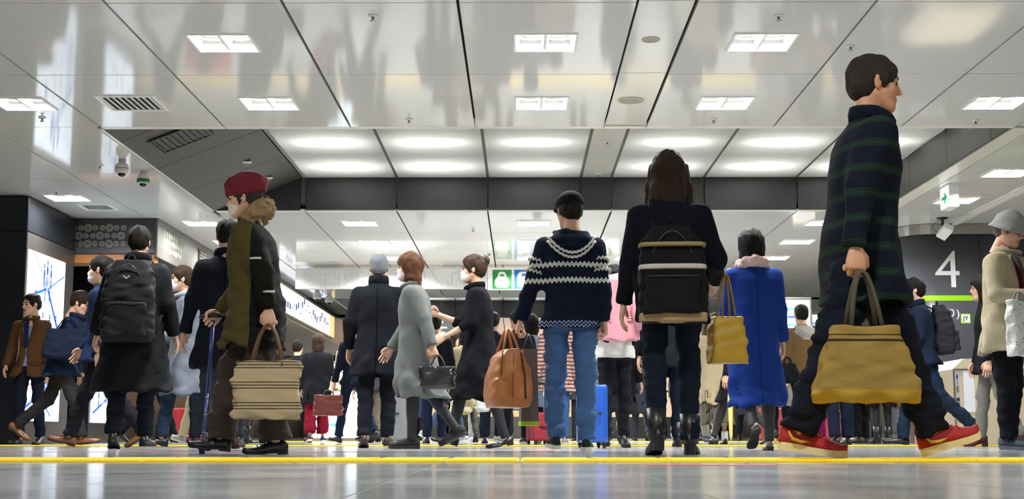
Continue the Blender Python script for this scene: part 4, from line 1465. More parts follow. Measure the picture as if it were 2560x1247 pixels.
    # ---- upper garment
    if top:
        b = top.get('bulk', 1.0) * build
        hem = top['hem'] * s
        fl = top.get('flare', .24) * s
        f = Field(np.minimum(lo - .22, (-.45, -.55, hem - .05)) * np.array([1, 1, 0]) + np.array([0, 0, min(hem - .06, min(J['wrR'][2], J['wrL'][2]) - .12)]),
                  np.maximum(hi + .22, (.45, .55, 0)) * np.array([1, 1, 0]) + np.array([0, 0, max(T(.62)[2] + .05, J['wrR'][2] + .15, J['wrL'][2] + .15)]), vg)
        rows = []
        if hem < pel[2] - .08 * s:
            rows = skirt_rows(hem, (.188 * s * b, fl), (.145 * s * b, fl * .82), pel[2] - .0)
            rows += [(pel[2], 0, pel[1], .188 * s * b, .145 * s * b)]
        else:
            rows = [(hem, 0, pel[1], .182 * s * b, .142 * s * b)]
        wa = top.get('waist', .172)
        rows += [(z_, 0, y_, a * s, d * s) for z_, y_, a, d in [
            (T(.13)[2], T(.13)[1], wa * b, .130 * b), (T(.30)[2], T(.30)[1] - .005, .187 * b, .135 * b),
            (T(.40)[2], T(.40)[1] - .012, .190 * b, .118 * b), (T(.455)[2], T(.455)[1] - .012, .170 * b, .098 * b), (T(.495)[2], T(.495)[1] - .008, .122 * b, .082), (T(.52)[2], T(.52)[1] - .003, .082, .072), (T(.55)[2], T(.55)[1], .064, .064)]]
        f.loft(rows, 0, sq=2.25)
        sl = top.get('sleeve', 1.0) * b
        for nm in 'RL':
            e = J['wr' + nm] - J['fd' + nm] * (top.get('cuff', .0) * s)
            f.chain([J['sh' + nm] + np.array([0, 0, -.022 * s]), J['el' + nm]], [.064 * s * sl, .058 * s * sl], .055)
            f.cap(J['el' + nm], e, .058 * s * sl, .047 * s * sl, .015)
        f.ripple(top.get('rip', .010), top.get('rk', (24, 24, 12)), seed + 5, hem, T(.5)[2])
        # cuffs end flat, hem is hollow
        for nm in 'RL':
            e = J['wr' + nm] - J['fd' + nm] * (top.get('cuff', .0) * s)
            sb, X, Y, Z = f.block(e - .12, e + .12, 0)
            dd = J['fd' + nm]
            ee = (X - e[0]) * dd[0] + (Y - e[1]) * dd[1] + (Z - e[2]) * dd[2]
            near = np.sqrt((X - e[0]) ** 2 + (Y - e[1]) ** 2 + (Z - e[2]) ** 2) < .085 * s
            f.d[sb] = np.where(near & (ee > 0), np.maximum(f.d[sb], ee), f.d[sb])
        cav = [(r[0] - (.08 if i == 0 else 0), r[1], r[2], max(.02, r[3] - .026), max(.02, r[4] - .026)) for i, r in enumerate(rows[:2 if hem > pel[2] - .25 * s else 3])]
        f.loft(cav, 0, cut=True, sq=2.25)
        if top.get('open'):                      # open front below the chest: a wedge
            y0 = T(.3)[1]
            X, Y, Z = f.ax[0][:, None, None], f.ax[1][None, :, None], f.ax[2][None, None, :]
            ztop_ = T(.40)[2]
            wv = np.interp(f.ax[2], [hem, pel[2] + .1, T(.25)[2], ztop_, T(.54)[2]], top['open'])[None, None, :]
            dd = np.maximum(abs(X) - wv, -(Y - y0 - .02))
            f.d = np.maximum(f.d, -dd).astype(np.float32)
        v, q = f.mesh()
        go = mobj(top.get('name', 'coat'), mesh_np('garment', v, q), top.get('m') or fabric(top['c'], rough=top.get('rough', .9)), P)
        J['garment'] = go
        J['rows'] = rows
        if top.get('open') and top.get('inner'):
            f = Field((-.25, -.25, pel[2] - .05), (.25, .35, T(.58)[2]), vg)
            f.loft([(r[0], r[1], r[2], r[3] - .022 * s, r[4] - .016 * s) for r in rows if r[0] > pel[2] - .1] , 0, sq=2.25)
            v, q = f.mesh()
            mobj('shirt', mesh_np('shirt', v, q), fabric(top['inner']), P)
        col = top.get('collar')
        if col:
            cc, ch, cr = col.get('c', top.get('c', '15151a')), col.get('h', .05) * s, col.get('r', .076) * s
            base = T(.525)
            b_ = MB()
            n = 20
            V, Fq = [], []
            tilt = col.get('tilt', .3)
            for i in range(n):
                a = 2 * PI * i / n
                rr = 1.0
                x, y = math.sin(a), -math.cos(a)
                gap = col.get('gap', 0.0) * max(0, y)
                for (dr, dz) in ((.0, -.02), (.022, -.01), (.024, .5), (.018, 1.0), (.006, .95), (.0, .3)):
                    V.append(base + np.array([x * (cr + dr * s), y * (cr * .98 + dr * s) + .012 * s, (ch * dz if dz > 0 else dz * s) * (1 - .55 * max(0, y)) - tilt * .04 * s * (1 + y)]))
            k = 6
            for i in range(n):
                j = (i + 1) % n
                for t in range(k):
                    Fq.append((i * k + t, j * k + t, j * k + (t + 1) % k, i * k + (t + 1) % k))
            b_.add(V, Fq).build('collar', col.get('m') or fabric(cc), P, True)
        for it in top.get('buttons', []):
            z = T(it[0])
            yy = np.interp(z[2], [r[0] for r in rows], [r[2] + r[4] for r in rows])
            MB().tube([(it[1] * s, yy - .004, z[2]), (it[1] * s, yy + .006, z[2])], .012 * s, 10).build('button', M_DARKM, P)
    # ---- shoes
    if shoes:
        for nm in 'RL':
            ft = R_(legs[nm][2])
            out = R_(-7 if nm == 'R' else 7)
            M = np.eye(4)
            M[:3, :3] = rotz(out) @ rotx(-ft)
            M[:3, 3] = J['ank' + nm]
            m_up = shoes[3] if len(shoes) > 3 else mat('shoe_%s_%s' % (shoes[0], shoes[1]), shoes[1], rough=.35 if shoes[0] in ('oxford', 'boot', 'pump', 'heel') else .75)
            shoe(shoes[0], m_up, mat('sole_' + shoes[2], shoes[2], rough=.6), P, M, s, lod, accent=mat('lace_' + shoes[4], shoes[4], rough=.8) if len(shoes) > 4 else None)
    # ---- mask
    if mask:
        f = Field((-.1, -.02, -.13), (.1, .15, .05), .006)
        f.ell((0, .032, -.045), (.066, .074, .066), 0)
        f.ell((0, .07, -.085), (.04, .03, .03), .03)
        f.cut_half((0, .02, 0), (0, -1, 0))
        f.cut_half((0, 0, -.012), (0, -.25, .97))
        f.ripple(.0015, (10, 10, 160), 2)
        v, q = f.mesh()
        mk = mobj('mask', mesh_np('mask', hc + s * (v @ Rh.T), q), fabric(mask, weave=500), P)
        for sd in (-1, 1):
            pts = [hc + s * (Rh @ np.array(p)) for p in ((sd * .062, .03, -.03), (sd * .082, .0, -.005), (sd * .083, -.022, .012))]
            MB().tube(pts, .0022, 5).build('ear_loop', fabric(mask, weave=500), mk, True)
    if scarf:
        f = Field(T(.5) - .25, T(.5) + .25, .012)
        c_ = T(.535)
        for k in range(16):
            a, b2 = 2 * PI * k / 16, 2 * PI * (k + 1) / 16
            f.cap(c_ + np.array([.088 * math.sin(a), .085 * math.cos(a), .012 * math.cos(a * 2)]) * s, c_ + np.array([.088 * math.sin(b2), .085 * math.cos(b2), .012 * math.cos(b2 * 2)]) * s, .04 * s, .04 * s, .02)
        f.ripple(.008, (70, 70, 70), seed)
        v, q = f.mesh()
        mobj('fur_collar', mesh_np('scarf', v, q), fabric(scarf, weave=600, bumps=.8), P)
    P_J['T'] = T
    P_J['P'] = P
    P_J['s'] = s
    P_J['M'] = np.array(Matrix.Translation(P.location) @ Matrix.Rotation(R_(face), 4, 'Z'))
    return P_J

from mathutils.bvhtree import BVHTree
def drape(J, pts, d, off=.004):
    """drop person-local points on to the garment along direction d"""
    if 'bvh' not in J:
        me = J['garment'].data
        J['bvh'] = BVHTree.FromPolygons([v.co for v in me.vertices], [p.vertices[:] for p in me.polygons])
    out = []
    d = Vector(d).normalized()
    for p in pts:
        q = Vector([float(x) for x in p])
        h = J['bvh'].ray_cast(q - d * .8, d)
        out.append(np.array(h[0] - d * off if h[0] is not None else q))
    return out
def seam(J, name, pts, d, material, r=.0035):
    MB().tube(drape(J, pts, d, .001), r, 5).build(name, material, J['P'], True)
def patch(J, name, rows2, d, material, off=.004, th=.006):
    """thin flap following the garment: rows2 = grid of local points"""
    n, m = len(rows2), len(rows2[0])
    fr = [p for r in rows2 for p in drape(J, r, d, off + th)]
    bk = [p for r in rows2 for p in drape(J, r, d, -.002)]
    f = []
    for i in range(n - 1):
        for j in range(m - 1):
            q = (i * m + j, i * m + j + 1, (i + 1) * m + j + 1, (i + 1) * m + j)
            f += [q, tuple(n * m + k for k in q[::-1])]
    rim = [j for j in range(m)] + [i * m + m - 1 for i in range(1, n)] + [(n - 1) * m + j for j in range(m - 2, -1, -1)] + [i * m for i in range(n - 2, 0, -1)]
    for k in range(len(rim)):
        a_, b_ = rim[k], rim[(k + 1) % len(rim)]
        f.append((a_, n * m + a_, n * m + b_, b_))
    bm = MB().add(fr + bk, f)
    return bm.build(name, material, J['P'], True)
def back_seam(J, hem, colr, vent=True):
    T, s = J['T'], J['s']
    zt = T(.47)[2]
    m = mat('seam_' + colr, colr, rough=1.0, spec=.02)
    seam(J, 'back_seam', [(0, 0, z) for z in np.linspace(hem * s + .02, zt, 24)], (0, 1, 0), m, .003)
def lapels(J, colr, w=.055):
    T = J['T']
    m = fabric(colr)
    for sd in (-1, 1):
        grid = []
        for u, xi, xo in ((.50, .052, .075), (.45, .066, .115), (.40, .062, .125), (.34, .05, .105), (.28, .036, .075), (.2, .02, .035)):
            p0, p1 = T(u, sd * xi, .1), T(u, sd * xo, .1)
            grid.append([p0 + (p1 - p0) * t for t in (0, .33, .66, 1)])
        patch(J, 'lapel', grid, (0, -1, 0), m, .003, .006)
def flap(J, x0, x1, u, colr, hgt=.05, d=(0, -1, 0)):
    T = J['T']
    patch(J, 'pocket_flap', [[T(u - hgt * t, x0 + (x1 - x0) * k / 4, .1) for k in range(5)] for t in (0, .5, 1)], d, fabric(colr), .002, .005)

def wpt(J, p):
    """person-local point to world"""
    return (J['M'] @ np.append(np.asarray(p, float), 1))[:3]
# ------------------------------------------------------------------ bags, hats and other carried things
def soft(rows, vox=.009, sq=6, rip=.002, seed=0, k=(30, 30, 30), extra=None):
    rows = sorted(rows)
    r = np.array(rows)
    f = Field((r[:, 1] - r[:, 3]).min() * np.array([1, 0, 0]) + (r[:, 2] - r[:, 4]).min() * np.array([0, 1, 0]) + np.array([-.03, -.03, r[0, 0] - .03]),
              (r[:, 1] + r[:, 3]).max() * np.array([1, 0, 0]) + (r[:, 2] + r[:, 4]).max() * np.array([0, 1, 0]) + np.array([.03, .03, r[-1, 0] + .03]), vox)
    f.loft(rows, 0, sq=sq)
    if rip:
        f.ripple(rip, k, seed)
    return f.mesh()
def softobj(name, rows, material, parent, **kw):
    v, q = soft(rows, **kw)
    return mobj(name, mesh_np(name, v, q), material, parent)
def arc(p0, p1, peak, n=9):
    p0, p1, peak = map(lambda a: np.asarray(a, float), (p0, p1, peak))
    c = 2 * peak - (p0 + p1) / 2
    return [(1 - t) ** 2 * p0 + 2 * t * (1 - t) * c + t * t * p1 for t in np.linspace(0, 1, n)]

def handbag(name, label, hand, rz, W, H, D, drop, m_body, m_handle, cat='bag', taper=.85, group=None, hr=.006, bands=None, flat=False):
    """bag hanging from a hand at world point `hand`; W along local x; drop = handle length"""
    t = thing(name, label, cat, (hand[0], hand[1], hand[2] - drop - H), rz, group)
    w0, w1 = W / 2, W / 2 * taper
    softobj('bag_body', [(0, 0, 0, w0 * .93, D / 2 * .85), (.03, 0, 0, w0, D / 2), (H * .6, 0, 0, (w0 + w1) / 2, D / 2 * .9), (H, 0, 0, w1, D / 2 * .7)], m_body, t, seed=len(label), rip=.004)
    for sd in (-1, 1):
        MB().tube(arc((-w1 * .5, sd * D * .3, H - .03), (w1 * .5, sd * D * .3, H - .03), (0, sd * .008, H + drop)), hr, 7).build('handle', m_handle, t, True)
    MB().tube([(-w1 * .9, 0, H - .002), (w1 * .9, 0, H - .002)], .006, 6).build('top_seam', m_handle, t, True)
    return t

def backpack(label, J, W, H, D, ztop, colr, trims=(), m=None, back=.15):
    s = J['s']
    T = J['T']
    o = wpt(J, (0, T(.3)[1] - back - D / 2, ztop - H))
    t = thing('backpack', label, 'backpack', o)
    t.rotation_euler = J['P'].rotation_euler
    mm = m or fabric(colr, rough=.8)
    softobj('pack_body', [(0, 0, .01, W / 2 * .9, D / 2 * .85), (.04, 0, 0, W / 2, D / 2), (H * .55, 0, 0, W / 2, D / 2), (H * .85, 0, .02, W / 2 * .88, D / 2 * .8), (H, 0, .04, W / 2 * .55, D / 2 * .5)], mm, t, sq=4.5, rip=.004, seed=3)
    softobj('front_pocket', [(.04, 0, -D / 2, W / 2 * .82, .045), (H * .42, 0, -D / 2 + .005, W / 2 * .82, .045), (H * .47, 0, -D / 2 + .01, W / 2 * .75, .03)], mm, t, sq=5, rip=.003)
    MB().tube([(x, -D / 2 - .04 + .01 * abs(x) / W, H * .45) for x in np.linspace(-W * .38, W * .38, 7)], .004, 6).build('zip', M_DARKM, t, True)
    MB().tube(arc((-W * .42, -D * .35, H * .45), (W * .42, -D * .35, H * .45), (0, -D * .35, H * .93), 13), .004, 6).build('zip', M_DARKM, t, True)
    MB().tube(arc((-.04, D * .25, H - .02), (.04, D * .25, H - .02), (0, D * .25, H + .04)), .008, 7).build('grab_handle', mm, t, True)
    zs = T(.48)[2] - (ztop - H)
    for sd in (-1, 1):
        pts = [(sd * W * .24, D / 2, H * .9), (sd * W * .26, D / 2 + back * .75, zs + .035), (sd * W * .29, D / 2 + back * 1.6, zs - .06), (sd * W * .42, D / 2 + back * 1.75, zs - .2), (sd * W * .52, D / 2 + back * .9, zs - .36), (sd * W * .45, D / 2 - .01, H * .12)]
        v, f = tube(pts, .028, 8, flat=.3, up=(1, 0, 0))
        MB().add(v, f).build('shoulder_strap', mm, t, True)
    for (z, c, hgt) in trims:
        softobj('trim_band', [(z, 0, -.006, W / 2 * 1.005, D / 2 * 1.02), (z + hgt, 0, -.006, W / 2 * 1.005, D / 2 * 1.02)], fabric(c), t, sq=4.5, rip=0)
    return t

def suitcase(label, loc, rz, W, D, H, m_body, handle=.4, group=None, tilt=0):
    t = thing('suitcase', label, 'suitcase', loc, rz, group)
    t.rotation_euler = (R_(tilt), 0, rz)
    softobj('shell', [(.045, 0, 0, W / 2 * .96, D / 2 * .96), (.07, 0, 0, W / 2, D / 2), (H - .03, 0, 0, W / 2, D / 2), (H, 0, 0, W / 2 * .95, D / 2 * .95)], m_body, t, sq=7, rip=0)
    MB().box(-W / 2 - .004, W / 2 + .004, -.014, .014, .05, H + .004, bev=.004).build('zip_band', M_DARKM, t)
    for sx in (-1, 1):
        for sy in (-1, 1):
            MB().tube([(sx * (W / 2 - .035) - .01, sy * (D / 2 - .035), .024), (sx * (W / 2 - .035) + .01, sy * (D / 2 - .035), .024)], .024, 12).build('wheel', M_DARKM, t, True)
            MB().box(sx * (W / 2 - .035) - .016, sx * (W / 2 - .035) + .016, sy * (D / 2 - .035) - .014, sy * (D / 2 - .035) + .014, .022, .055, bev=.003).build('wheel_fork', M_DARKM, t)
    MB().tube(arc((-.05, -D / 2, H * .55), (.05, -D / 2, H * .55), (0, -D / 2 - .03, H * .55)), .008, 7).build('side_handle', M_DARKM, t, True)
    if handle:
        for sx in (-1, 1):
            MB().tube([(sx * W * .28, D * .3, H - .02), (sx * W * .28, D * .3, H + handle)], .007, 7).build('handle_rod', M_STEEL, t, True)
        MB().tube([(-W * .32, D * .3, H + handle), (W * .32, D * .3, H + handle)], .014, 8).build('handle_grip', M_DARKM, t, True)
    return t

def headwear(J, name, parts):
    """parts: list of (part name, v, f, material) in head space"""
    P = J['P']
    root = None
    for nm, v, f, m in parts:
        v = J['head'] + J['s'] * (np.asarray(v) @ J['Rh'].T)
        f = f.tolist() if isinstance(f, np.ndarray) else f
        o = mobj(nm, mesh_np(nm, v, f), m, root or P)
        root = root or o
def field_mesh(fn, lo, hi, vox):
    f = Field(lo, hi, vox)
    fn(f)
    return f.mesh()

# ------------------------------------------------------------------ the people in the foreground
V_ = np.array
# -- man in brown jacket in front of the poster
J = person('man in brown blazer and blue tie standing before the backlit poster', (-5.62, 15.4), 172, h=1.70, head=(-28, 4),
           legs=dict(R=(4, 6, 0), L=(-4, 8, 6)), arms=dict(R=(-6, 14, 42, 20), L=(-2, 9, 10, 5)),
           top=dict(c='543a21', hem=.77, open=(.05, .004, .03, .06, .03), inner='7f8fae', collar=dict(c='4a321c', h=.035), name='blazer', bulk=.98),
           trousers=dict(c='1a1f2c', w=.98), shoes=('oxford', '2b1d15', '15100c'), seed=1)
lapels(J, '4b331d')
flap(J, .06, .16, .02, '4b331d')
flap(J, -.16, -.06, .02, '4b331d')
T = J['T']
MB().add([T(.50, -.018, .095), T(.50, .018, .095), T(.44, .026, .13), T(.2, .03, .135), T(.17, 0, .135), T(.2, -.03, .135), T(.44, -.026, .13),
          T(.50, -.018, .085), T(.50, .018, .085), T(.44, .026, .12), T(.2, .03, .12), T(.17, 0, .12), T(.2, -.03, .12), T(.44, -.026, .12)],
         [(0, 1, 2, 3, 4, 5, 6)[::-1], (7, 8, 9, 10, 11, 12, 13)] + [(i, 7 + i, 7 + (i + 1) % 7, (i + 1) % 7) for i in range(7)]).build('tie', fabric('1e2740'), J['P'])
t = thing('earphone_cord', 'thin white earphone cord hanging down the brown blazer', 'earphones', J['P'].location)
t.rotation_euler = J['P'].rotation_euler
MB().tube([J['head'] + J['Rh'] @ V_((.082, .0, -.02)), J['head'] + J['Rh'] @ V_((.078, .015, -.1))] + drape(J, [T(.46, .09, .1), T(.36, .1, .1), T(.24, .08, .1), T(.12, .09, .1), T(.02, .13, .1)], (0, -1, 0), .006), .003, 6).build('cord', mat('cord_white', 'e8e8e8', rough=.5), t, True)
MB().tube([J['head'] + J['Rh'] @ V_((.09, .0, -.012)), J['head'] + J['Rh'] @ V_((.078, .0, -.02))], .007, 8).build('earbud', MATS['cord_white'], t, True)

# -- stooping commuter in navy with shoulder bag
J = person('stooping commuter in navy jacket and brown shoes walking right past the poster', (-4.75, 13.9), -92, h=1.64, lean=16, head=(0, 18),
           legs=dict(R=(26, 12, -8), L=(-24, 26, 34)), arms=dict(R=(24, 8, 40, 10), L=(-12, 10, 20, 5)), hairc='2a1d14',
           top=dict(c='1d2943', hem=.74, collar=dict(c='182238')), trousers=dict(c='2c2b2d'), shoes=('oxford', '8b5a34', '3a2617'), seed=2)
handbag('duffel_bag', 'dark navy shoulder bag hanging behind the stooping commuter', wpt(J, (.26, .14, 1.30)), R_(-2), .46, .30, .2, .12, fabric('1b2334'), fabric('11151f'))
# -- masked man behind the backpacker
J = person('masked man in long navy coat behind the large black backpack, facing left', (-3.72, 11.95), 88, h=1.72, legs=WALK, mask='e6e4ea',
           arms=dict(R=(18, 8, 20, 5), L=(-16, 8, 15, 5)), top=dict(c='1b2947', hem=.74, collar=dict()), trousers=dict(c='1c1d22'), shoes=('oxford', '7c4f2e', '2c1d12'), seed=3)
# -- backpack man
J = person('man in long black coat seen from behind carrying a large black backpack', (-3.05, 10.57), 4, h=1.73, legs=dict(R=(7, 4, 0), L=(-5, 12, 14)), head=(0, 4),
           arms=dict(R=(-4, 15, 22, 5), L=(4, 17, 18, 5)), top=dict(c='111214', hem=.44, flare=.31, bulk=1.16, rough=.7, rip=.010, rk=(20, 20, 12), collar=dict(h=.06, r=.085)),
           trousers=dict(c='171a22', w=1.05), shoes=('oxford', '111114', '0a0a0a'), seed=4, build=1.0)
bp_ = backpack('large black backpack worn by the man in the long black coat', J, .40, .64, .20, 1.46, '1a1b1d', m=mat('pack_black', '18191b', rough=.75, spec=.2, bump=(220, .3)), back=.16)
MB().add([(-.03, -.112, .50), (0, -.112, .475), (.03, -.112, .50), (.022, -.112, .505), (0, -.112, .487), (-.022, -.112, .505)], [(0, 1, 4, 5), (1, 2, 3, 4)]).build('chevron_badge', mat('badge_silver', 'c8c8cc', rough=.3, metal=.6), bp_)
# -- grey coat
J = person('masked person in long light grey coat and jeans behind the black backpack', (-3.1, 12.4), 118, h=1.66, legs=dict(R=(16, 8, -8), L=(-14, 20, 22)), mask='e8e6ea', hairc='33241b', head=(-10, 0),
           arms=dict(R=(24, 8, 70, 20), L=(10, 8, 60, 20)), hands=('grip', 'grip'), top=dict(c='676b75', hem=.48, flare=.27, collar=dict(c='8d919b')), trousers=dict(c='27364a'), shoes=('oxford', '1b1b1f', '0e0e0e'), seed=5)
hp = wpt(J, J['handR'] + V_((0, .03, .03)))
t = thing('phone', 'small phone with blue screen held by the person in grey coat', 'phone', hp, R_(118))
MB().box(-.036, .036, -.005, .005, -.07, .07, bev=.004).build('casing', M_DARKM, t)
MB().box(-.033, .033, -.0065, -.004, -.062, .062).build('screen', litmat('phone_screen', '5fb4f0', .9), t)
# -- man in black coat seen from behind, left of the maroon hat
J = person('man in dark coat and pinstripe trousers seen from behind beside the maroon hat', (-2.12, 9.6), 8, h=1.64, legs=dict(R=(10, 6, -4), L=(-8, 14, 16)), head=(0, 8),
           arms=dict(R=(10, 8, 15, 5), L=(-8, 14, 20, 0)), top=dict(c='15181f', hem=.6, flare=.25, collar=dict(h=.05)), hair='short', hairc='14110f',
           trousers=dict(m=banded('pinstripe', '30343c', [(-.1 + .03 * k, -.1 + .03 * k + .003, '565b66') for k in range(0, 8)], axis='X'), w=1.02), shoes=('oxford', '3a2420', '1a100c'), seed=6)
back_seam(J, .6, '0b0d12')
# -- elderly walker in maroon hat
parka = banded('parka', '15130f', [(.005, 1.0, '4b4325')], axis='Y', rough=.8)
J = person('elderly walker in maroon knit hat, mask and olive and black parka, facing left', (-1.5, 7.6), 92, h=1.57, lean=7, head=(0, 6), mask='ddd6c8', hair='crop', hairc='3a3330',
           legs=dict(L=(-9, 3, 0), R=(22, 14, -6)), arms=dict(L=(-24, 10, 12, 0), R=(9, 6, 32, 10)), hands=('grip', 'grip'),
           top=dict(m=parka, hem=.64, flare=.24, bulk=1.18, rip=.013, rk=(22, 22, 34), sleeve=.98), trousers=dict(m=mat('corduroy', '33251b', rough=.85, bump=(90, .5)), w=1.22, flare=1.35, rip=.009),
           shoes=('oxford', '12130f', '0b0b0a'), seed=7)
def beret(f):
    f.ell((0, -.026, .085), (.112, .132, .085), 0)
    f.loft([(.012, 0, -.016, .094, .116), (.06, 0, -.016, .1, .122)], .02)
    f.cut_half((0, 0, .01), (0, -.12, -1))
    f.ripple(.004, (40, 40, 30), 4)
v, q = field_mesh(beret, (-.15, -.19, -.03), (.15, .15, .2), .007)
headwear(J, 'knit_hat', [('knit_hat', v, q, mat('maroon_knit', '6d1026', rough=.85, noise=(30, .2), bump=(110, .7)))])
def hood(f):
    for k in range(9):
        a, b = PI * (k - 1) / 7, PI * k / 7
        f.cap((.12 * math.cos(a), -.06 - .075 * math.sin(a), -.12 + .05 * math.sin(a)), (.12 * math.cos(b), -.06 - .075 * math.sin(b), -.12 + .05 * math.sin(b)), .045, .045, .02)
    f.ripple(.010, (80, 80, 80), 9)
v, q = field_mesh(hood, (-.22, -.25, -.25), (.22, .1, .04), .009)
headwear(J, 'fur_hood', [('fur_hood', v, q, mat('fur_beige', 'a88c62', rough=.9, noise=(60, .4), bump=(260, 1.0)))])
T = J['T']
for u in (.34, .16):
    for nm in 'L':
        p = J['sh' + nm] + (J['el' + nm] - J['sh' + nm]) * (.75 if u > .2 else 1.55)
        MB().tube([p + V_((-.062, -.03, 0)), p + V_((-.074, .0, 0)), p + V_((-.062, .03, .0))], .007, 6).build('reflective_strip', mat('reflective', 'cfcfc8', rough=.25, metal=.4), J['P'], True)
tartan = banded('tote_check', 'b39f7c', [(z + d, z + d + .006, '4a4436') for z in (.05, .16, .27) for d in (0, .016, .032)], axis='Z', rough=.8)
tt = handbag('tote_bag', 'large beige striped tote carried by the elderly walker in maroon hat', wpt(J, J['handL'] + V_((-.06, 0, -.01))), R_(2), .36, .31, .12, .2, tartan, mat('leather_brown', '5a3c22', rough=.5), taper=.97, hr=.009)
# walking stick
hw = wpt(J, J['handR'])
ck = thing('walking_stick', 'blue metallic walking stick planted in front of the elderly walker', 'walking stick', (hw[0] + .0, hw[1] - .02, 0))
M_CANE = mat('cane_blue', '5a68a8', rough=.25, metal=.5)
hz = hw[2] + .03
MB().tube([(-.02, 0, .03), (.0, 0, hz * .45)], .0085, 12).build('lower_shaft', M_CANE, ck, True)
MB().tube([(.0, 0, hz * .44), (.02, 0, hz - .02)], .0115, 12).build('upper_shaft', mat('cane_navy', '3a427c', rough=.3, metal=.4), ck, True)
MB().lathe([(.017, 0), (.017, .02), (.012, .045)], (-.02, 0, 0), 14).build('rubber_tip', mat('cane_rubber', '23285a', rough=.7), ck, True)
for k in range(5):
    z = .12 + k * .1
    MB().lathe([(.0105, 0), (.0105, .006)], (-.02 + .02 * z / (hz * .45), 0, z), 12).build('ring', M_STEEL, ck, True)
MB().tube([(.07, 0, hz - .0), (.03, 0, hz + .012), (-.03, 0, hz + .008), (-.06, 0, hz - .004)], [.01, .013, .013, .009], 9).build('grip', M_DARKM, ck, True)
# -- grey-haired man
J = person('grey-haired man in black wool coat seen from behind', (-1.27, 11.95), 2, h=1.70, legs=dict(R=(5, 3, 0), L=(-4, 10, 10)), arms=dict(R=(0, 14, 30, 25), L=(-4, 15, 28, 20)),
           hair='grey', hairc='6e7074', tone='cfa083', top=dict(c='121419', hem=.63, flare=.26, bulk=1.04, collar=dict(h=.075, r=.07), rough=.95), trousers=dict(c='171920', w=1.05), shoes=('oxford', '3b281d', '17100b'), seed=8)
back_seam(J, .63, '08090c')
v, q = field_mesh(lambda f: f.ell((0, -.045, .118), (.03, .035, .014), 0), (-.06, -.1, .08), (.06, .02, .15), .006)
headwear(J, 'bald_patch', [('bald_patch', v, q, MATS['skin_cfa083'])])
# -- woman in grey tweed
tweed = mat('tweed_grey', '626562', rough=.95, noise=(140, .35), bump=(160, .5))
J = person('woman in grey tweed coat and black trainers walking left, hair brown', (-.82, 10.65), 90, h=1.53, lean=5, mask='e4d8de', hair='bob', hairc='5b3b27',
           legs=dict(L=(3, 2, 0), R=(-14, 22, 26)), arms=dict(L=(-26, 10, 10, 0), R=(14, 8, 20, 5)), hands=('relax', 'grip'),
           top=dict(m=tweed, c='7e817d', hem=.44, flare=.29, bulk=1.12, collar=dict(m=tweed, h=.04)), tights='16151a', shoes=('sneaker', '17171a', '26262a'), seed=9)
handbag('handbag', 'glossy black handbag with gold clasp behind the woman in tweed', wpt(J, J['handL'] + V_((-.05, -.03, 0))), R_(0), .29, .17, .1, .09, mat('patent_black', '15171a', rough=.18, coat=.5), mat('leather_dark', '3a2a24', rough=.4), taper=.9)
# -- woman in black
J = person('masked woman in long black coat with pinned-up hair walking left', (-.34, 11.35), 91, h=1.62, lean=4, mask='ece6ea', hair='bun', hairc='3b2a20',
           legs=dict(L=(-14, 3, 8), R=(22, 10, -12)), arms=dict(R=(24, 8, 88, 8), L=(10, 10, 52, 8)),
           top=dict(c='0f1014', hem=.42, flare=.31, collar=dict(h=.04), cuff=.15), tights='131216', shoes=('pump', '101012', '0a0a0a'), seed=10)
# -- cap man in patterned sweater
knit = []
navy, ivory = '141a2b', 'c4c3bd'
for z in (1.225, 1.12):
    knit += [(z, z + .028, ivory)]
for z in (.845, .822):
    knit += [(z, z + .01, '8b98b8')]
sweater = banded('cowichan_knit', navy, knit, zig=.018, zfreq=70, rough=.95)
J = person('man in black cap and navy hooded sweater with white bands, seen from behind', (.34, 8.93), 2, h=1.72, head=(16, 6), hair='crop', hairc='1a1512',
           legs=dict(R=(2, 2, 0), L=(16, 14, -4)), arms=dict(L=(2, 17, 8, 0), R=(-12, 6, 12, 10)), hands=('grip', 'grip'),
           top=dict(m=sweater, c=navy, hem=.80, bulk=.98, rip=.011, rk=(20, 20, 24), name='sweater'), trousers=dict(m=mat('denim_blue', '3d5f8e', rough=.85, noise=(9, .4), bump=(200, .3)), w=1.04, rip=.010),
           shoes=('sneaker', '14231a', 'dcd9cc', mat('shoe_velvet', '14231a', rough=.9), '14231a'), seed=11)
def cap_(f):
    f.ell((0, -.014, .046), (.094, .116, .09), 0)
    f.cut_half((0, 0, .03), (0, 0, -1))
v, q = field_mesh(cap_, (-.13, -.16, 0), (.13, .14, .16), .007)
br = MB()
pts = [(.075 * math.cos(a), .09 + .085 * math.sin(a)) for a in np.linspace(0, PI, 13)]
br.prism(pts, .032, .04)
bv, bf = np.concatenate(br.v), br.f
M_CAP = fabric('14161c')
headwear(J, 'cap', [('cap', v, q, M_CAP), ('brim', bv, bf, M_CAP), ('button', *field_mesh(lambda f: f.ell((0, -.014, .137), (.01, .01, .006), 0), (-.02, -.04, .12), (.02, .02, .15), .004), M_CAP)])
T = J['T']
def hd(f):
    f.loft([(T(.33)[2], 0, T(.33)[1] - .135, .05, .03), (T(.40)[2], 0, T(.4)[1] - .125, .13, .055), (T(.47)[2], 0, T(.47)[1] - .09, .15, .075), (T(.53)[2], 0, T(.53)[1] - .03, .11, .09)], .03)
    f.cut_ell(T(.56) + V_((0, .0, .0)), (.075, .075, .08), .01)
    f.ripple(.006, (30, 30, 30), 5)
v, q = field_mesh(hd, (-.3, -.4, T(.25)[2]), (.3, .2, T(.62)[2]), .0105)
mobj('hood', mesh_np('hood', v, q), fabric(navy), J['P'])
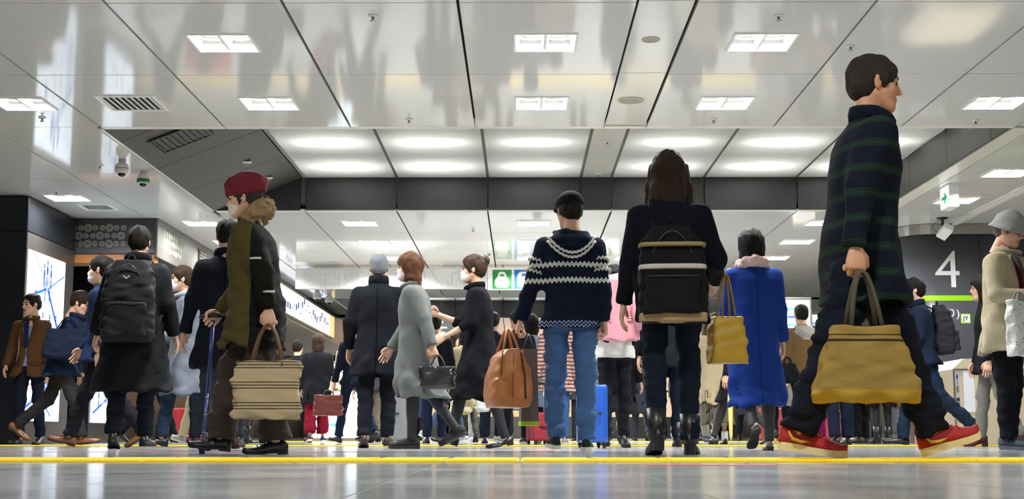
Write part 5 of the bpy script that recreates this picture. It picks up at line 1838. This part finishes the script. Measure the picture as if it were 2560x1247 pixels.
for row in range(2):
    pts = [(x, -.19 - .02 * math.cos(x * 9) + .09 * (x / .16) ** 2 * .9, T(.36 - .03 * row + .12 * (x / .16) ** 2)[2]) for x in np.linspace(-.16, .16, 25)]
    MB().tube([V_(p) + V_((0, T(.4)[1], 0)) + (V_((0, -.004, .006)) if i % 2 else 0) for i, p in enumerate(pts)], .009, 6).build('hood_band', fabric(ivory), J['P'], True)
for nm in 'RL':
    for k, tt_ in enumerate((.45, .72)):
        p = J['sh' + nm] + (J['el' + nm] - J['sh' + nm]) * tt_
        d = (J['el' + nm] - J['sh' + nm]); d = d / np.linalg.norm(d)
        u = np.cross(d, V_((0, 1., 0))); u /= np.linalg.norm(u); w = np.cross(d, u)
        ring = [p + (.068 * (math.cos(a) * u + math.sin(a) * w)) + d * (.008 if i % 2 else -.008) for i, a in enumerate(np.linspace(0, 2 * PI, 33))]
        MB().tube(ring, .009, 6, caps=False).build('sleeve_band', fabric(ivory), J['P'], True)
hl = wpt(J, J['handL'])
lt = mat('leather_tan', 'a9672f', rough=.42, noise=(7, .18), bump=(120, .15))
t = thing('leather_bag', 'tan leather travel bag in the left hand of the man in cap', 'bag', (hl[0] - .06, hl[1] - .06, hl[2] - .50), R_(12))
softobj('bag_body', [(0, 0, 0, .125, .19), (.04, 0, 0, .138, .21), (.22, 0, 0, .13, .21), (.33, 0, 0, .09, .2), (.375, 0, 0, .05, .19)], lt, t, sq=5, rip=.005)
for sd in (-1, 1):
    MB().tube(arc((sd * .06, -.11, .345), (sd * .06, .11, .345), (sd * .01, 0, .52)), .009, 7).build('handle', lt, t, True)
MB().tube([(.075, -.212, .05), (.07, -.214, .2), (.045, -.205, .35)], .006, 6).build('zip', M_DARKM, t, True)
MB().tube([(-.01, -.214, .03), (-.01, -.216, .2), (0, -.206, .36)], .0025, 5).build('seam', mat('leather_dark2', '5e3817', rough=.5), t, True)
MB().tube([(-.075, -.205, .36), (-.085, -.215, .28), (-.09, -.218, .2)], .006, 6).build('pull_strap', MATS['leather_dark2'], t, True)
t = thing('paper_bag', 'taupe paper carrier bag with lime base beside the tan leather bag', 'bag', (hl[0] + .08, hl[1] + .27, hl[2] - .62), R_(4))
MB().add([(-.06, -.12, .03), (.06, -.12, .03), (.06, .12, .03), (-.06, .12, .03), (-.045, -.13, .52), (.05, -.13, .52), (.05, .13, .52), (-.045, .13, .52)],
         [(3, 2, 1, 0), (4, 5, 6, 7), (0, 1, 5, 4), (1, 2, 6, 5), (2, 3, 7, 6), (3, 0, 4, 7)]).build('bag_body', mat('kraft_taupe', '5d544d', rough=.7, bump=(20, .2)), t)
MB().box(-.062, .062, -.122, .122, 0, .03, bev=.004).build('lime_base', mat('lime_base', 'a3bf1e', rough=.6), t)
for sd in (-1, 1):
    MB().tube(arc((sd * .045, -.06, .515), (sd * .045, .06, .515), (0, 0, .63)), .003, 6).build('handle', M_DARKM, t, True)
suitcase('upright blue hard-shell suitcase with black centre band beside the man in jeans', (.60, 11.3, 0), R_(6), .23, .36, .52, mat('shell_blue', '1d55b5', rough=.3, coat=.4), handle=.36)
# -- woman with pink coat over her arms
J = person('dark-haired woman holding a pink coat in front of her, facing the viewer', (.84, 11.95), 182, h=1.58, hair='long', hairc='15110f', legs=dict(R=(8, 5, -4), L=(-6, 12, 12)), arms=dict(R=(18, 10, 92, 28), L=(18, 10, 92, 28)), hands=('grip', 'grip'),
           top=dict(c='17181c', hem=.97, collar=dict(h=.04)), trousers=dict(c='1b1c21', w=.9), shoes=('boot', '121214', '0a0a0a'), seed=12)
v, q = soft([(.785, 0, J['T'](0)[1], .185, .15), (.95, 0, J['T'](0)[1], .17, .135)], vox=.011, sq=2.4)
mobj('shirt_hem', mesh_np('shirt_hem', v, q), fabric('d8d6cc'), J['P'])
t = thing('folded_coat', 'pink coat draped over the arms of the dark-haired woman', 'coat', wpt(J, (0, .34, .92)), R_(182))
softobj('draped_cloth', [(0, 0, 0, .2, .05), (.1, 0, .0, .185, .06), (.35, 0, 0, .165, .075), (.52, 0, -.01, .15, .09), (.57, 0, -.02, .11, .06)], mat('pink_wool', 'd58f98', rough=.9, noise=(12, .12), bump=(70, .4)), t, sq=3.5, rip=.016, k=(40, 20, 6))
for k in range(2):
    MB().tube([(-.16 + .32 * k, .05, .42), (-.15 + .3 * k, .075, .25), (-.17 + .34 * k, .06, .08)], [.035, .04, .036], 10).build('hanging_sleeve', MATS['pink_wool'], t, True)
# -- long-haired woman in heeled boots
J = person('long-haired woman in black coat and heeled ankle boots walking away', (.83, 7.34), -4, h=1.66, hair='long', hairc='2a1c14', head=(-6, -4), legs=dict(L=(-10, 8, 8), R=(8, 6, 0)),
           arms=dict(R=(8, 19, 62, 10), L=(2, 10, 14, 0)), top=dict(c='0d1019', hem=.74, flare=.21, bulk=1.03, collar=dict(h=.05, c='0b0d14')), trousers=dict(c='141b28', w=.92), shoes=('boot', '0f0f10', '0a0a0a'), seed=13)
backpack('black daypack with beige and white curved trims on the long-haired woman', J, .36, .52, .17, 1.22, '131416', trims=((.0, 'a58d68', .05), (.275, 'b9b6a8', .03), (.40, '8e8460', .022)), m=mat('pack_dark', '0e0f10', rough=.8, spec=.15, bump=(200, .3)), back=.16)
pe = wpt(J, J['elR'] + V_((.02, .05, -.02)))
handbag('shoulder_bag', 'mustard yellow handbag hanging from the elbow of the long-haired woman', (pe[0] + .03, pe[1], pe[2] - .06), R_(20), .24, .26, .12, .24, mat('mustard_leather', 'b08a1e', rough=.45, noise=(8, .15)), mat('mustard_dark', '7d5f12', rough=.5), taper=.72)
# -- woman in blue coat
J = person('woman in royal blue wool coat with black bob, seen from behind', (1.68, 9.59), 3, h=1.56, hair='bob', hairc='141112', legs=dict(R=(2, 2, 0), L=(-6, 34, 40)),
           arms=dict(R=(-2, 7, 12, 5), L=(4, 7, 12, 5)), top=dict(c='183278', hem=.34, flare=.225, bulk=1.0, rip=.012, collar=dict(h=.055, c='1a3684', r=.085)), tights='2a2628', shoes=('pump', '6d6260', '1a1715'), scarf='d8b8b2', seed=14)
back_seam(J, .34, '122a6c')
# -- man with red trainers
plaid = banded('plaid_wool', '10141f', [(z, z + .035, '18261f') for z in np.arange(.1, 1.7, .11)] + [(z + .015, z + .018, '1f362d') for z in np.arange(.1, 1.7, .11)], rough=.95)
red = mat('trainer_red', '9a1414', rough=.7, noise=(20, .25), bump=(160, .5))
J = person('tall man in dark plaid coat and red trainers striding right in the foreground', (1.5, 5.85), -90, h=1.80, lean=6, head=(0, 3), hair='crop', hairc='2b231c', tone='c08a66',
           legs=dict(R=(-19, 4, 8), L=(23, 5, -17)), arms=dict(R=(-20, 9, 12, 0), L=(6, 6, 8, 5)), hands=('grip', 'relax'),
           top=dict(m=plaid, c='10141f', hem=.62, flare=.22, bulk=1.08, rip=.012, collar=dict(m=plaid, h=.05)), trousers=dict(c='11151f', w=1.2, rip=.010), shoes=('trainer', '9a1414', 'cfc39a', red, 'd8342a'), seed=15)
J['P'].location.z = .014
for sd in ('R', 'L'):
    a = J['ank' + sd]
    ft = R_(8 if sd == 'R' else -17)
    Rf = rotx(-ft)
    for side in (-1, 1):
        pp = [(side * .046, .04, -.034), (side * .047, .005, -.038), (side * .046, -.03, -.03), (side * .043, -.05, .0)]
        MB().tube([a + Rf @ (V_(p) * 1.02) for p in pp], [.002, .008, .008, .003], 7).build('shoe_stripe', mat('stripe_gold', 'b8952e', rough=.4), J['P'], True)
canvas = banded('canvas_mustard', '8a7038', [(-.1, .05, 'a07f2c'), (.245, .255, '2e2a1c'), (.27, .275, '2e2a1c')], axis='Z', rough=.85)
handbag('tote_bag', 'wide mustard canvas tote swinging from the hand of the plaid coat man', wpt(J, J['handR'] + V_((.03, .02, 0))), R_(3), .44, .31, .16, .23, canvas, mat('strap_olive', '3c3420', rough=.7), taper=.62, hr=.010)
# -- man in hat at the right edge
J = person('older man in grey bucket hat, glasses and beige blazer looking down', (3.47, 9.56), 222, h=1.66, head=(4, 20), hair='crop', hairc='55504c', tone='cc9a80',
           legs=dict(R=(3, 3, 0), L=(-3, 5, 4)), arms=dict(R=(10, 14, 84, 34), L=(14, 10, 88, 34)), hands=('grip', 'grip'),
           top=dict(c='a59a80', hem=.70, flare=.225, bulk=1.06, open=(.09, .05, .06, .075, .04), inner='551321', collar=dict(c='9c9178', h=.035), name='blazer'), trousers=dict(c='121318', w=1.05), shoes=('sneaker', '26303c', '4a5560'), seed=16)
lapels(J, '978c72')
flap(J, .07, .17, .03, '978c72')
flap(J, -.17, -.07, .03, '978c72')
def bucket(f):
    f.ell((0, -.012, .06), (.092, .114, .088), 0)
    f.loft([(-.005, 0, -.012, .135, .155), (.012, 0, -.012, .12, .142), (.045, 0, -.012, .098, .12)], .02)
    f.cut_ell((0, -.012, .0), (.086, .108, .06), .01)
    f.ripple(.003, (40, 40, 20), 3)
v, q = field_mesh(bucket, (-.18, -.21, -.04), (.18, .19, .18), .0075)
headwear(J, 'bucket_hat', [('bucket_hat', v, q, mat('felt_grey', '8d8c8a', rough=.95, noise=(60, .2), bump=(200, .5)))])
gl = MB()
for s_ in (-1, 1):
    gl.tube([(s_ * .032 + .023 * math.cos(a), .098, .0 + .018 * math.sin(a)) for a in np.linspace(0, 2 * PI, 17)], .0022, 5)
    gl.tube([(s_ * .055, .096, .004), (s_ * .082, .03, .006), (s_ * .083, -.015, .0)], .002, 5)
gl.tube([(-.01, .1, .002), (.01, .1, .002)], .002, 5)
headwear(J, 'glasses', [('glasses', np.concatenate(gl.v), gl.f, M_DARKM)])
T = J['T']
MB().tube([T(.5, .1, .1), T(.36, .06, .16), T(.18, 0, .165), T(.05, -.12, .14)], [.016] * 4, 8).build('shoulder_strap', fabric('3b3b40'), J['P'], True)
flo = mat('floral_print', 'd9dcd6', rough=.6)
nt_f = flo.node_tree
vo = nt_f.nodes.new('ShaderNodeTexVoronoi')
vo.inputs['Scale'].default_value = 26
tcf = nt_f.nodes.new('ShaderNodeTexCoord')
nt_f.links.new(tcf.outputs['Object'], vo.inputs['Vector'])
rp = nt_f.nodes.new('ShaderNodeValToRGB')
rp.color_ramp.interpolation = 'CONSTANT'
rp.color_ramp.elements[0].color = lin('7f9c72')
rp.color_ramp.elements[1].position = .22
rp.color_ramp.elements[1].color = lin('d8dad6')
e2 = rp.color_ramp.elements.new(.5)
e2.color = lin('b9a8b4')
e3 = rp.color_ramp.elements.new(.58)
e3.color = lin('d8dad6')
nt_f.links.new(vo.outputs['Distance'], rp.inputs['Fac'])
nt_f.links.new(rp.outputs['Color'], nt_f.nodes['Principled BSDF'].inputs['Base Color'])
pL = wpt(J, J['handL'])
handbag('floral_bag', 'white floral print bag hanging before the man in bucket hat', (3.43, 9.2, 1.08), R_(40), .26, .38, .1, .06, flo, mat('strap_grey', '77787a', rough=.5), taper=.95)
hp = wpt(J, (J['handR'] + J['handL']) / 2 + V_((0, .04, .03)))
t = thing('phone', 'dark phone held in both hands by the man in bucket hat', 'phone', hp, R_(222))
t.rotation_euler = (R_(-40), 0, R_(222))
MB().box(-.037, .037, -.005, .005, -.075, .075, bev=.004).build('casing', M_DARKM, t)
MB().box(-.033, .033, -.0065, -.004, -.066, .066).build('screen', mat('screen_dark', '0c0e12', rough=.08), t)
# -- commuter before the column
J = person('masked man in navy jacket with dark backpack before the column, facing left', (4.08, 13.66), 84, h=1.70, mask='e4e4e6', legs=dict(R=(18, 8, -8), L=(-20, 26, 30)), arms=dict(R=(16, 8, 62, 15), L=(8, 8, 60, 15)), hands=('grip', 'grip'),
           top=dict(c='161f30', hem=.82, bulk=1.1, collar=dict(h=.06, c='131a29')), trousers=dict(c='19263a', w=1.05), shoes=('oxford', '1a1b20', '0d0d0d'), seed=17)
backpack('charcoal backpack on the masked man before the column', J, .32, .5, .2, 1.42, '26262a', back=.14)
# ------------------------------------------------------------------ the crowd further back
def stroller(label, px, Y, face, **kw):
    """bystander placed by the bearing of the spot on the floor"""
    kw.setdefault('lod', 1)
    kw.setdefault('group', 'crowd in the background')
    return person(label, ((px - 1300) / 3350 * Y, Y), face, **kw)
DK = '15161b'
W2 = dict(R=(-16, 20, 26), L=(20, 8, -10))
J = stroller('man in khaki jacket with pale grey hood seen from behind', 2008, 16.6, 8, h=1.70, hair='crop', top=dict(c='6a5434', hem=.84, bulk=1.1), trousers=dict(c='181b24'), seed=20, lod=0)
v, q = field_mesh(lambda f: f.loft([(J['T'](.34)[2], 0, J['T'](.34)[1] - .13, .06, .03), (J['T'](.45)[2], 0, J['T'](.45)[1] - .1, .14, .06), (J['T'](.53)[2], 0, J['T'](.53)[1] - .03, .11, .09)], 0).cut_ell(J['T'](.57), (.072, .072, .08), .01).ripple(.006, (30, 30, 30), 5), (-.25, -.35, J['T'](.25)[2]), (.25, .2, J['T'](.62)[2]), .012)
mobj('hood', mesh_np('hood', v, q), fabric('9c968f'), J['P'])
handbag('crossbody_bag', 'black crossbody bag at the hip of the khaki jacket man', wpt(J, (-.27, -.16, 1.05)), R_(20), .3, .24, .1, .08, fabric('101217'), fabric('0c0d10'))
J = stroller('woman in cream knit coat, tweed skirt and white socks', 1790, 16.2, 10, h=1.55, hair='long', hairc='4a2f1e', legs=dict(R=(2, 2, 0), L=(-6, 10, 8)), arms=dict(R=(10, 12, 60, 20), L=(10, 14, 60, 20)),
             top=dict(c='c6b591', hem=.52, flare=.25, bulk=1.15), skirt=dict(c='6a6558', hem=.26, w=.22), shoes=('pump', '101012', '0a0a0a'), seed=21)
for nm in 'RL':
    MB().tube([J['ank' + nm] + V_((0, 0, -.03)), J['ank' + nm] + (J['knee' + nm] - J['ank' + nm]) * .22], [.042, .04], 12).build('sock', fabric('e2e0da'), J['P'], True)
J = stroller('woman in wide burgundy trousers and black coat, seen from behind', 795, 20.0, 5, h=1.58, hair='bob', hairc='3a2a1e', legs=dict(R=(4, 3, 0), L=(-4, 8, 8)), top=dict(c='15161a', hem=.62, bulk=1.12), trousers=dict(c='6b0f20', w=1.3, flare=1.35, cut=.12), shoes=('sneaker', '2a2530', 'd8d6d0'), seed=22)
handbag('shoulder_bag', 'small cream shoulder bag on the woman in burgundy trousers', wpt(J, (.29, -.06, 1.35)), R_(5), .24, .22, .1, .38, mat('cream_leather', 'cdbf9f', rough=.45), mat('cream_leather', 'cdbf9f', rough=.45), taper=.6)
J = stroller('man in dark suit with a red-brown briefcase among the far crowd', 888, 18.6, 40, h=1.70, legs=W2, arms=dict(R=(-4, 8, 6, 0), L=(4, 10, 6, 0)), hands=('relax', 'grip'), top=dict(c='161b28', hem=.80, collar=dict()), trousers=dict(c='1a2236'), seed=23)
p = wpt(J, J['handL'])
handbag('briefcase', 'red-brown leather briefcase carried by the man in dark suit', (p[0] - .05, p[1] - .12, p[2] - .02), R_(4), .42, .28, .12, .07, mat('leather_red', '6d2a1f', rough=.4), mat('leather_dark', '3a2a24', rough=.4))
J = stroller('person in black coat and grey skirt with black bag, behind the maroon hat walker', 640, 17.0, 12, h=1.58, hair='bob', hairc='1c1512', legs=W2, top=dict(c='16151a', hem=.66), skirt=dict(c='5a5652', hem=.44, w=.22), tights='3a2f2c', shoes=('boot', '1a1718', '0d0c0c'), seed=24)
handbag('shoulder_bag', 'black shoulder bag with white trim behind the walking stick', wpt(J, J['handR'] + V_((.12, -.06, .2))), R_(10), .34, .34, .14, .1, fabric('101116'), fabric('d8d8d4'))
stroller('person in purple dress partly hidden behind the elderly walker', 615, 18.4, -20, h=1.6, hair='bob', top=dict(c='231a2c', hem=.7), skirt=dict(c='4a2450', hem=.38, w=.22), tights='18161c', shoes=('pump', '141418', '0a0a0a'), seed=25)
stroller('person in cream trousers behind the pinstripe trousers man', 493, 16.2, 60, h=1.62, legs=WALK, top=dict(c='20222a', hem=.72), trousers=dict(c='b3a888', w=.95), shoes=('sneaker', '9a9484', 'c8c4b8'), seed=26)
stroller('person in black trousers and black trainers behind the pinstripe trousers man', 515, 14.1, 20, h=1.6, legs=STAND, top=dict(c='14161c', hem=.74), trousers=dict(c='14181f', w=1.05), shoes=('sneaker', '121214', '161616'), seed=27)
stroller('man in dark clothes at the far left beyond the grey coat', 385, 18.5, -60, h=1.66, legs=WALK, top=dict(c='1a2030', hem=.78), trousers=dict(c=DK), seed=28)
stroller('person in black coat left of the burgundy trousers', 742, 21.5, -10, h=1.64, legs=WALK, top=dict(c='121317', hem=.5, flare=.25), trousers=dict(c='1a1c22'), shoes=('oxford', '6a4630', '2a1c12'), seed=29)
stroller('man in khaki trousers beyond the briefcase man', 925, 21.0, 15, h=1.68, legs=W2, top=dict(c='2a2c30', hem=.78), trousers=dict(c='4a4438'), seed=30)
stroller('man in navy trousers in the gap left of the black coat woman', 1088, 17.6, 5, h=1.66, legs=STAND, arms=dict(R=(0, 8, 8, 5), L=(0, 10, 8, 5)), top=dict(c='17181e', hem=.76), trousers=dict(c='1b2438', w=1.05), shoes=('oxford', '1c1d22', '0d0d0d'), seed=31)
stroller('person in faded jeans and white trainers in the gap behind the tweed coat', 1122, 19.5, -80, h=1.62, legs=W2, hair='bob', hairc='2a1d16', top=dict(c='1e1f24', hem=.7), trousers=dict(c='3a4c66', w=.95), shoes=('sneaker', 'a8a8aa', 'd0d0d0'), seed=32)
stroller('woman in pale yellow coat with black tights beyond the black coat', 1165, 18.3, 10, h=1.58, hair='bob', hairc='30221a', legs=W2, top=dict(c='c3b78f', hem=.42, flare=.24), tights='141418', shoes=('pump', '141416', '0a0a0a'), seed=33)
J = stroller('woman in pale grey leggings and white trainers holding a white pouch', 1196, 18.8, 0, h=1.57, hair='bob', hairc='2c2019', legs=STAND, top=dict(c='1b1c20', hem=.74), trousers=dict(c='b9b8b2', w=.88), shoes=('sneaker', 'd8d8d8', 'e2e2e2'), seed=34)
handbag('pouch', 'small white pouch held by the woman in grey leggings', wpt(J, J['handL']), 0, .2, .13, .07, .04, fabric('dcdad4'), fabric('c8c6c0'))
stroller('man in wide dark blue trousers behind the black coat hem', 1232, 17.4, -5, h=1.68, legs=STAND, top=dict(c='16181e', hem=.76), trousers=dict(c='22283a', w=1.15), shoes=('oxford', '3a2c24', '15100c'), seed=35)
J = stroller('person in dark trousers carrying a white plastic bag', 1298, 16.0, 30, h=1.6, legs=W2, arms=dict(R=(0, 10, 5, 0), L=(2, 20, 8, 0)), hands=('relax', 'grip'), top=dict(c='1a1b20', hem=.78), trousers=dict(c='17191f'), shoes=('sneaker', '8a8880', 'b8b6b0'), seed=36)
p = wpt(J, J['handL'])
t = thing('plastic_bag', 'crumpled white plastic shopping bag hanging low in the centre', 'bag', (p[0] - .06, p[1] - .06, p[2] - .34), .4)
softobj('bag_body', [(0, 0, 0, .06, .04), (.04, 0, 0, .085, .06), (.16, 0, 0, .075, .05), (.27, 0, 0, .03, .02), (.34, 0, 0, .018, .012)], mat('plastic_white', 'e4e6ea', rough=.35, noise=(10, .1)), t, sq=2.5, rip=.008, k=(60, 60, 30))
t = handbag('handbag', 'small mustard handbag low beside the red suitcase', (1312 / 3350 * 0 + (1312 - 1300) / 3350 * 16.6, 16.6, .56), .2, .2, .17, .1, .05, mat('mustard_leather', 'b08a1e', rough=.45), mat('mustard_dark', '7d5f12', rough=.5))
J = stroller('person with mustard handbag standing behind the tan leather bag', 1330, 16.9, 10, h=1.6, hair='bob', legs=STAND, arms=dict(R=(0, 8, 8, 5), L=(0, 14, 8, 5)), hands=('relax', 'grip'), top=dict(c='8fa6c4', hem=.48, flare=.22), trousers=dict(c='1c2230'), shoes=('sneaker', '202228', 'c8c8c8'), seed=37)
p = wpt(J, J['handL'])
t.location = (p[0], p[1], p[2] - .22)
suitcase('red soft-sided suitcase low on the floor left of the jeans', ((1350 - 1300) / 3350 * 15.2, 15.2, 0), R_(15), .26, .36, .36, mat('suitcase_red', '8c1526', rough=.6, bump=(120, .3)), handle=.33)
J = stroller('woman in pink striped top seen between the legs of the man in jeans', 1392, 15.9, 4, h=1.58, hair='bob', hairc='2a1d16', legs=STAND, top=dict(m=banded('pink_stripes', 'd9b9ae', [(z, z + .018, '7c4a44') for z in np.arange(.6, 1.45, .045)]), c='d9b9ae', hem=.66, bulk=.95), trousers=dict(c='3f6396', w=.95), shoes=('sneaker', 'a8a49a', 'd6d4cc'), seed=38)
stroller('person in grey skirt behind the legs of the pink coat woman', 1552, 16.8, -25, h=1.56, hair='bob', legs=W2, top=dict(c='191a1e', hem=.68), skirt=dict(c='2b2a2c', hem=.42, w=.22), tights='151417', shoes=('boot', '131315', '0a0a0a'), seed=39)
J = stroller('man in black jacket and dark jeans hidden behind the heeled boots woman', 1668, 12.4, 6, h=1.68, legs=dict(R=(4, 3, 0), L=(-2, 3, 0)), arms=dict(R=(0, 10, 8, 5), L=(0, 9, 8, 5)), top=dict(c='121318', hem=.72, flare=.2), trousers=dict(c='151d2e', w=1.0), shoes=('boot', '15161a', '0c0c0c'), seed=40)
stroller('person in tweed trousers far behind the heeled boots', 1725, 18.0, -30, h=1.6, legs=WALK, top=dict(c='22252c', hem=.6), trousers=dict(c='8a8478'), shoes=('sneaker', '33455f', 'b8b8b8'), seed=41)
stroller('walker in dark tights and taupe shoes beside the blue coat', 1838, 14.6, 70, h=1.56, hair='bob', legs=WALK, top=dict(c='1b1a1e', hem=.5, flare=.25), tights='2c2628', shoes=('pump', '3a3432', '151312'), seed=42)
t = thing('umbrella', 'closed pale yellow umbrella hanging beside the blue coat', 'umbrella', ((1822 - 1300) / 3350 * 14.3, 14.3, .04))
MB().lathe([(.006, 0), (.018, .06), (.03, .42), (.02, .55)], seg=12).build('canopy', mat('umbrella_yellow', 'd9cf7a', rough=.5), t, True)
MB().tube([(0, 0, .5), (0, 0, .72), (.03, 0, .76), (.06, 0, .73)], .008, 7).build('handle', M_DARKM, t, True)
stroller('short masked person in grey jacket and yellow trainers right of the blue coat', 1945, 18.5, 165, h=1.36, mask='7db2dc', legs=STAND, arms=dict(R=(10, 8, 60, 20), L=(10, 8, 60, 20)), top=dict(c='8b857c', hem=.62, bulk=1.15), trousers=dict(c='1a1d26'), shoes=('sneaker', 'd0a020', 'd8c070'), seed=43)
stroller('person in magenta trousers behind the red trainer', 2030, 18.8, -15, h=1.6, hair='bob', legs=STAND, top=dict(c='1e1b22', hem=.7), trousers=dict(c='6a0f45', w=.95), shoes=('sneaker', '2a2a2c', 'd0d0d0'), seed=44)
stroller('man in navy trousers and black shoes below the mustard tote', 2092, 14.6, 12, h=1.66, legs=dict(R=(3, 3, 0), L=(-3, 4, 2)), top=dict(c='14161d', hem=.74), trousers=dict(c='171f30', w=1.12), shoes=('oxford', '131418', '0a0a0a'), seed=45)
stroller('person in dark trousers right of the navy trousers below the tote', 2142, 17.5, 30, h=1.66, legs=STAND, top=dict(c='1b1c22', hem=.74), trousers=dict(c='15161c'), shoes=('oxford', '2a2320', '0f0d0c'), seed=46)
J = stroller('woman in black skirt and black boots below the tote', 2195, 17.0, 10, h=1.58, hair='bob', legs=STAND, top=dict(c='16161a', hem=.62), skirt=dict(c='17171b', hem=.48, w=.23), tights='141417', shoes=('boot', '101012', '0a0a0a'), hands=('relax', 'grip'), seed=47)
handbag('handbag', 'brown handbag with grey base held by the black boots woman', wpt(J, J['handR'] + V_((.07, -.1, 0))), .2, .28, .2, .1, .08, mat('leather_brown', '5a3c22', rough=.5), mat('leather_dark', '3a2a24', rough=.4))
stroller('person in grey trousers and burgundy heeled boots behind the bucket hat man', 2472, 12.6, 80, h=1.58, hair='bob', legs=dict(R=(10, 4, 0), L=(-10, 14, 14)), top=dict(c='141519', hem=.72), trousers=dict(c='77736e', w=.95), shoes=('heel', '5c1a1c', '2a0c0c'), seed=48)
suitcase('large grey suitcase behind the legs of the grey-haired man', ((1000 - 1300) / 3350 * 14.2, 14.2, 0), R_(-8), .30, .46, .60, mat('shell_grey', '6f7276', rough=.4), handle=.3)
# a few more distant walkers down the hall
far_specs = [(560, 27, 170, '23242a', '1b1c22'), (690, 25, 20, '3a3a40', '20242c'), (850, 27, 185, '6a6258', '20222a'), (960, 25, 0, '1b1c22', '2c2e36'), (1050, 28, 175, '2a3550', '1c1d22'),
             (1150, 26, 10, '17181c', '2a2622'), (1260, 24, 182, '4a4038', '1d2026'), (1345, 27, 0, '20222a', '3a4a62'), (1450, 24.2, 175, '26272c', '17181c'), (1515, 26, 15, '6b5a48', '22252c'),
             (1600, 24, 5, '1c1e24', '2a2c34'), (1700, 27, 180, '3c4250', '1a1c22'), (1760, 24.0, 0, '1a1a1e', '3a3630'), (1860, 25, 170, '2b2b30', '22242c'), (1975, 26, 10, '23262e', '191b20'), (2050, 25.2, 178, '1d2230', '24262e'), (2150, 20.6, 15, '17181d', '16181f'), (2165, 21, 170, '22242a', '191b22')]
order = ['first', 'second', 'third', 'fourth', 'fifth', 'sixth', 'seventh', 'eighth', 'ninth', 'tenth', 'eleventh', 'twelfth', 'thirteenth', 'fourteenth', 'fifteenth', 'sixteenth', 'seventeenth', 'eighteenth']
for i, (px, Y, fc, c1, c2) in enumerate(far_specs):
    stroller('dark-clothed far walker, %s from the left in the distant crowd' % order[i], px, Y, fc + 8 * math.sin(i * 3), h=1.56 + .04 * (i % 4), hair=('short', 'bob')[i % 2], hairc=('17130f', '2a1d16', '1c1714')[i % 3],
             legs=(WALK, W2, STAND)[i % 3], mask='e2e2e4' if 90 < fc < 270 and i % 2 else None, top=dict(c=c1, hem=(.76, .5, .8)[i % 3], flare=.22), trousers=dict(c=c2), seed=60 + i)
